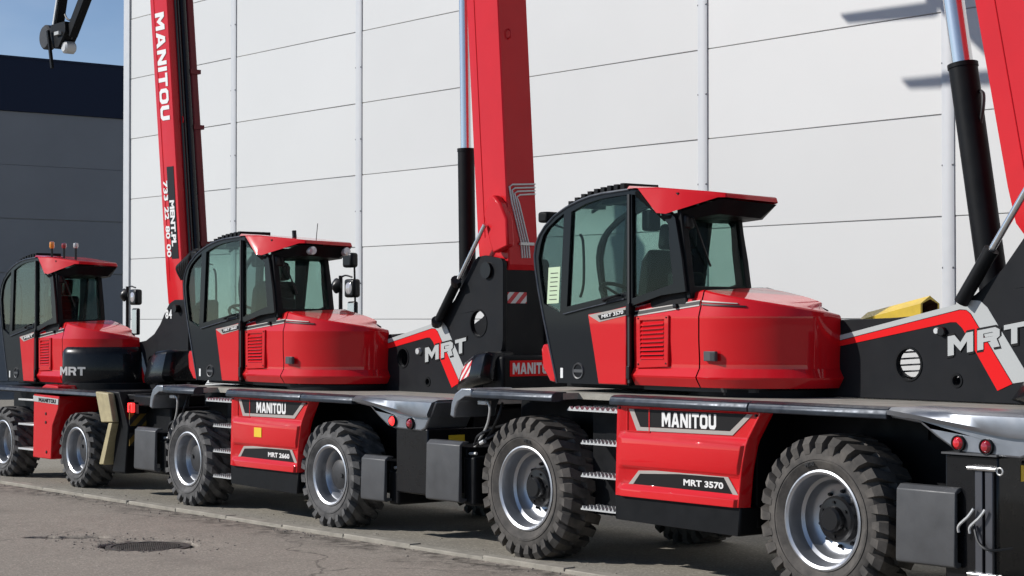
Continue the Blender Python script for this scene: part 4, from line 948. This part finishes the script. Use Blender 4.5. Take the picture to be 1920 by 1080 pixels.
MB().box(-1.24, -1.06, 1.90, 2.0, 2.46, 2.62).build('work_lamp', HUB, t2, bevel=.03, seg=3)
MB().tube([(-1.10, 1.97, 2.48), (-1.10, 1.98, 2.1)], .012, 6).build('lamp_stalk', HUB, t2)
for (y, x) in ((.66, .11), (1.06, .16)):
    MB().lathe([(0, .02), (.040, .016), (.045, .0), (.045, -.04)], 18, (.16+.012, y, 2.735), 'x').build('roof_lamp', LENSCLEAR, rf2)
MB().tube([(-.28, .75, 2.86), (-.29, .75, 2.955)], .022, 10).build('roof_knob', HUB, rf2)
MB().tube([(-.05, .85, 2.83), (-.02, .85, 3.02)], .004, 5).build('antenna', HUB, rf2)
# fork carriage at the boom head, up above
hd = MB().prism('xz', [(1.45, 8.55), (2.2, 8.55), (2.2, 8.25), (1.8, 8.1), (1.3, 7.75), (1.02, 7.75), (1.02, 8.25)], 1.25, 1.47).build('boom_head', BOOMRED, t2, bevel=.02)
MB().prism('yz', [(.72, 7.80), (1.80, 7.80), (1.80, 8.30), (.72, 8.30)], .90, 1.0, [[(.82, 7.92), (1.70, 7.92), (1.70, 8.18), (.82, 8.18)]]).build('fork_carriage', BLACK, t2)
for y in (.72, 1.72):
    MB().prism('xz', [(-.26, 7.81), (.84, 7.79), (.84, 8.32), (.90, 8.32), (.90, 7.73), (.84, 7.72), (-.26, 7.79)], y-.06, y+.06).build('fork', BLACK, t2)
# ------------------------------------------------------------------ left machine
t1 = tag(empty('rotating_telehandler', (-20.93, 9.62, 0)), 'smaller red telehandler at far left with roof beacons and MANITOU lettering on its boom', 'telehandler', 'red rotating telehandlers parked in a row')
put_wheels(t1, .99, .43, .25, .38, 2.1, tyre_mesh(.25, .43, .38, 20, .40, .46, RUBBER2), False)
MB().box(-1.75, 2.3, .55, 1.6, .42, 1.02).build('chassis_frame', BLACK, t1, bevel=.02)
for sx in (1, -1):
    MB().tube([(sx*.99, .3, .43), (sx*.99, 1.05, .43), (sx*.99, 1.8, .43)], [.11, .17, .11], 14).build('axle', BLACK, t1)
MB().box(-1.6, 2.75, .12, 2.0, 1.04, 1.10).build('deck', BLACK, t1, bevel=.01)
MB().prism('yz', [(.0, 1.06), (.02, 1.10), (.14, 1.115), (.14, 1.05)], -1.7, 1.9).build('deck_edge', EDGE, t1, bevel=.008)
sp = MB().prism('xz', [(-.05, 1.05), (.62, 1.03), (.60, .90), (.45, .70), (.41, .30), (-.07, .30)], .04, .55).build('side_panel', RED, t1, bevel=.012)
MB().prism('xz', [(-.05, 1.02), (.61, 1.0), (.605, .935), (-.05, .955)], .034, .039).build('name_strip', GREYVINYL, sp)
block('MANITOU', BLACKVINYL, sp, planar((.10, .0335, .955), (.45, 0, -.008), (0, 0, .045)))
MB().prism('xz', [(-.05, 1.05), (-.05, 1.12), (.05, 1.15), (.36, 1.14), (.42, 1.05)], .14, .5).build('panel_cap', RED, t1, bevel=.012)
for q in ((.28, .82), (.28, .72), (.30, .38)): MB().lathe([(0, -.008), (.018, -.006), (.018, .005)], 8, (q[0], .04, q[1])).build('bolt', HUB, sp)
for z in (.95, .66, .37): MB().box(-.52, -.08, .06, .30, z, z+.022).build('step', STEEL, t1, bevel=.004)
MB().box(-.55, -.08, .34, .40, .28, 1.04).build('ladder_back', DKRED, t1)
# folded stabiliser arm
sa = MB().prism('xz', [(1.72, 1.12), (2.02, 1.11), (2.14, .80), (1.86, .79)], -.06, .02).build('stabiliser_arm', BEIGE, t1, bevel=.012)
MB().prism('xz', [(2.02, .79), (2.10, .79), (1.90, .33), (1.80, .33)], -.05, .10).build('stabiliser_foot', BEIGE, sa, bevel=.01)
MB().prism('xz', [(1.80, 1.13), (2.10, 1.13), (2.32, .75), (2.25, .25), (1.95, .25), (2.05, .78)], .03, .45).build('stabiliser_box', BLACK, t1, bevel=.015)
MB().prism('yz', [(.05, .55), (.40, .55), (.40, 1.0), (.05, 1.0)], 2.30, 2.312).build('hazard_plate', HAZYB, t1)
MB().box(2.2, 2.85, .25, 1.9, .26, .98).build('rear_block', BLACK, t1, bevel=.02)
MB().box(2.3, 2.8, .10, 1.95, .98, 1.10).build('tail_beam', BLACK, t1, bevel=.02)
tl = MB().prism('xz', [(2.24, .91), (2.34, .91), (2.34, 1.01), (2.24, 1.01)], .06, .10, [[(2.275, .94), (2.34-.03, .94), (2.34-.03, .98), (2.275, .98)]]).build('tail_lamp', LITRED, t1, bevel=.006)
MB().box(2.23, 2.42, .10, .2, .90, 1.02).build('lamp_box', BLACK, t1)
MB().lathe([(.7, 1.10), (.7, 1.17), (0, 1.17)], 40, (.2, 1.05, 0), 'z').build('turntable_ring', BLACK, t1)
o1 = (-.08, .03, -.245)
cf1, rf1 = cab(t1, o1, 'MRT', red_nose=False); hood(t1, o1, cover=True)
for ch in t1.children:
    if ch.name.split('.')[0] in ('cab_frame', 'cab_roof', 'hood_front', 'hood_rear', 'engine_core', 'hood_rib', 'turret_base'): ch.scale = (.92, .90, 1.0)
for i, (x, y, m) in enumerate(((-.37, .45, AMBER), (-.22, .55, LENSDK), (-.08, .65, STEEL))):
    s_ = MB().tube([(x, y, 2.86), (x, y, 3.01)], .016, 8).build('beacon_stalk', HUB, rf1)
    MB().lathe([(.0, .085-.02*(i > 0)), (.030, .078-.02*(i > 0)), (.034, .02), (.024, .0), (0, 0)], 16, (x, y, 3.0), 'z').build('beacon', m, s_)
P1 = [(-.2, 1.10), (-.2, 1.55), (.55, 1.63), (.82, 1.66), (1.02, 1.74), (1.16, 1.85), (1.28, 1.99), (1.38, 2.09), (1.50, 2.13), (1.78, 2.13), (1.82, 2.10), (1.82, 1.5), (1.70, 1.3), (1.45, 1.10)]
p1 = turret_frame(t1, (0, 0, 0), 2.1, P1, [circle(.95, 1.42, .06, 18)], decals=False, slab=(1.03, 1.42))
MB().prism('xz', [(.62, 1.56), (.70, 1.57), (.92, 1.20), (.85, 1.18)], 1.024, 1.029).build('silver_band', GREYVINYL, p1)
MB().prism('xz', [(.56, 1.53), (.615, 1.55), (.845, 1.18), (.78, 1.16)], 1.024, 1.029).build('red_band', REDVINYL, p1)
for k_, dg_ in enumerate('84'): text(dg_, WHITE, p1, planar((1.30+.08*k_, 1.027, 1.915), (.07, 0, 0), (0, 0, .105)), .03, name='numeral')
b1 = boom(t1, (1.45, 2.05), -.124, .41, 1.07, 1.23, 6.5, (1.60, 2.03, .045))
def bx(z, f): return 1.45-.124*(z-2.05)+f*.205*1.05
def along(z0, z1, f0, f1, y):
    """text running down the boom, letter tops towards the rear edge"""
    return lambda u, v, w: (bx(z0+(z1-z0)*u, f0+(f1-f0)*v), y-.004*w, z0+(z1-z0)*u)
block('MANITOU', WHITE, b1, along(5.46, 4.20, -.35, .62, 1.068))
MB().loft([[(bx(z, -.05), 1.0655, z), (bx(z, .68), 1.0655, z), (bx(z, .68), 1.069, z), (bx(z, -.05), 1.069, z)] for z in (3.66, 2.60)], True, True).build('phone_decal', BLACKVINYL, b1)
for tx_, za_, zb_ in (('733', 3.50, 3.27), ('22', 3.20, 3.05), ('80', 2.98, 2.83), ('00', 2.77, 2.62)):
    text(tx_, WHITE, b1, along(za_, zb_, -.50, -.04, 1.065), .03, name='phone_digits')
text('MENT.PL', WHITE, b1, along(3.27, 2.74, .08, .58, 1.065), .045)
MB().prism('xz', [(bx(4.6, -1.0)-.02, 4.62), (bx(4.6, -1.0)+.05, 4.62), (bx(4.0, -1.0)+.06, 3.98), (bx(4.0, -1.0)-.05, 4.05), (bx(4.1, -1)-.07, 4.2)], 1.15, 1.35).build('boom_lug', BOOMRED, b1, bevel=.01)
# tubes and stowed jib along the back of the boom
MB().tube([(bx(2.5, 1)-.05, 1.285, 2.5), (bx(6.2, 1)-.05, 1.285, 6.2)], .055, 18).build('telescope_cylinder', GLOSSBLACK, b1)
MB().obox((bx(2.6, 1)-.13, 1.335, 2.6), (.11, 0, 0), (0, .10, 0), (-.124*3.5, 0, 3.5)).build('stowed_beam', DKRED, b1, bevel=.02)
for z in (2.75, 4.1, 4.75): MB().box(bx(z, 1)-.14, bx(z, 1)+.0, 1.325, 1.46, z, z+.05).build('beam_clamp', DKRED, b1)
MB().tube([(bx(2.4, 1)+.012, 1.17, 2.4), (bx(6.0, 1)+.012, 1.17, 6.0)], .014, 6).build('boom_hose', HOSE, b1)
MB().tube([(bx(2.4, 1)+.012, 1.205, 2.4), (bx(6.0, 1)+.012, 1.205, 6.0)], .014, 6).build('boom_hose', HOSE, b1)
for k in range(6): MB().tube(smoothpath([(1.72+.03*k, 1.0, 2.35), (1.70+.05*k, .95, 2.50+.02*k), (1.78+.03*k, 1.1, 2.58+.02*k), (1.80, 1.3, 2.45)]), .014, 6).build('boom_hose', HOSE, b1)
counterweight(t1, (0, 0, 0), [(1.02, 1.0, 1.17, 1.22), (1.18, .84, 1.16, 1.36), (1.40, .70, 1.17, 1.47), (1.72, .60, 1.20, 1.55), (2.0, .60, 1.22, 1.57), (2.06, .68, 1.23, 1.56)])
mirror_mast(t1, -1.32, 1.9, 1.93)
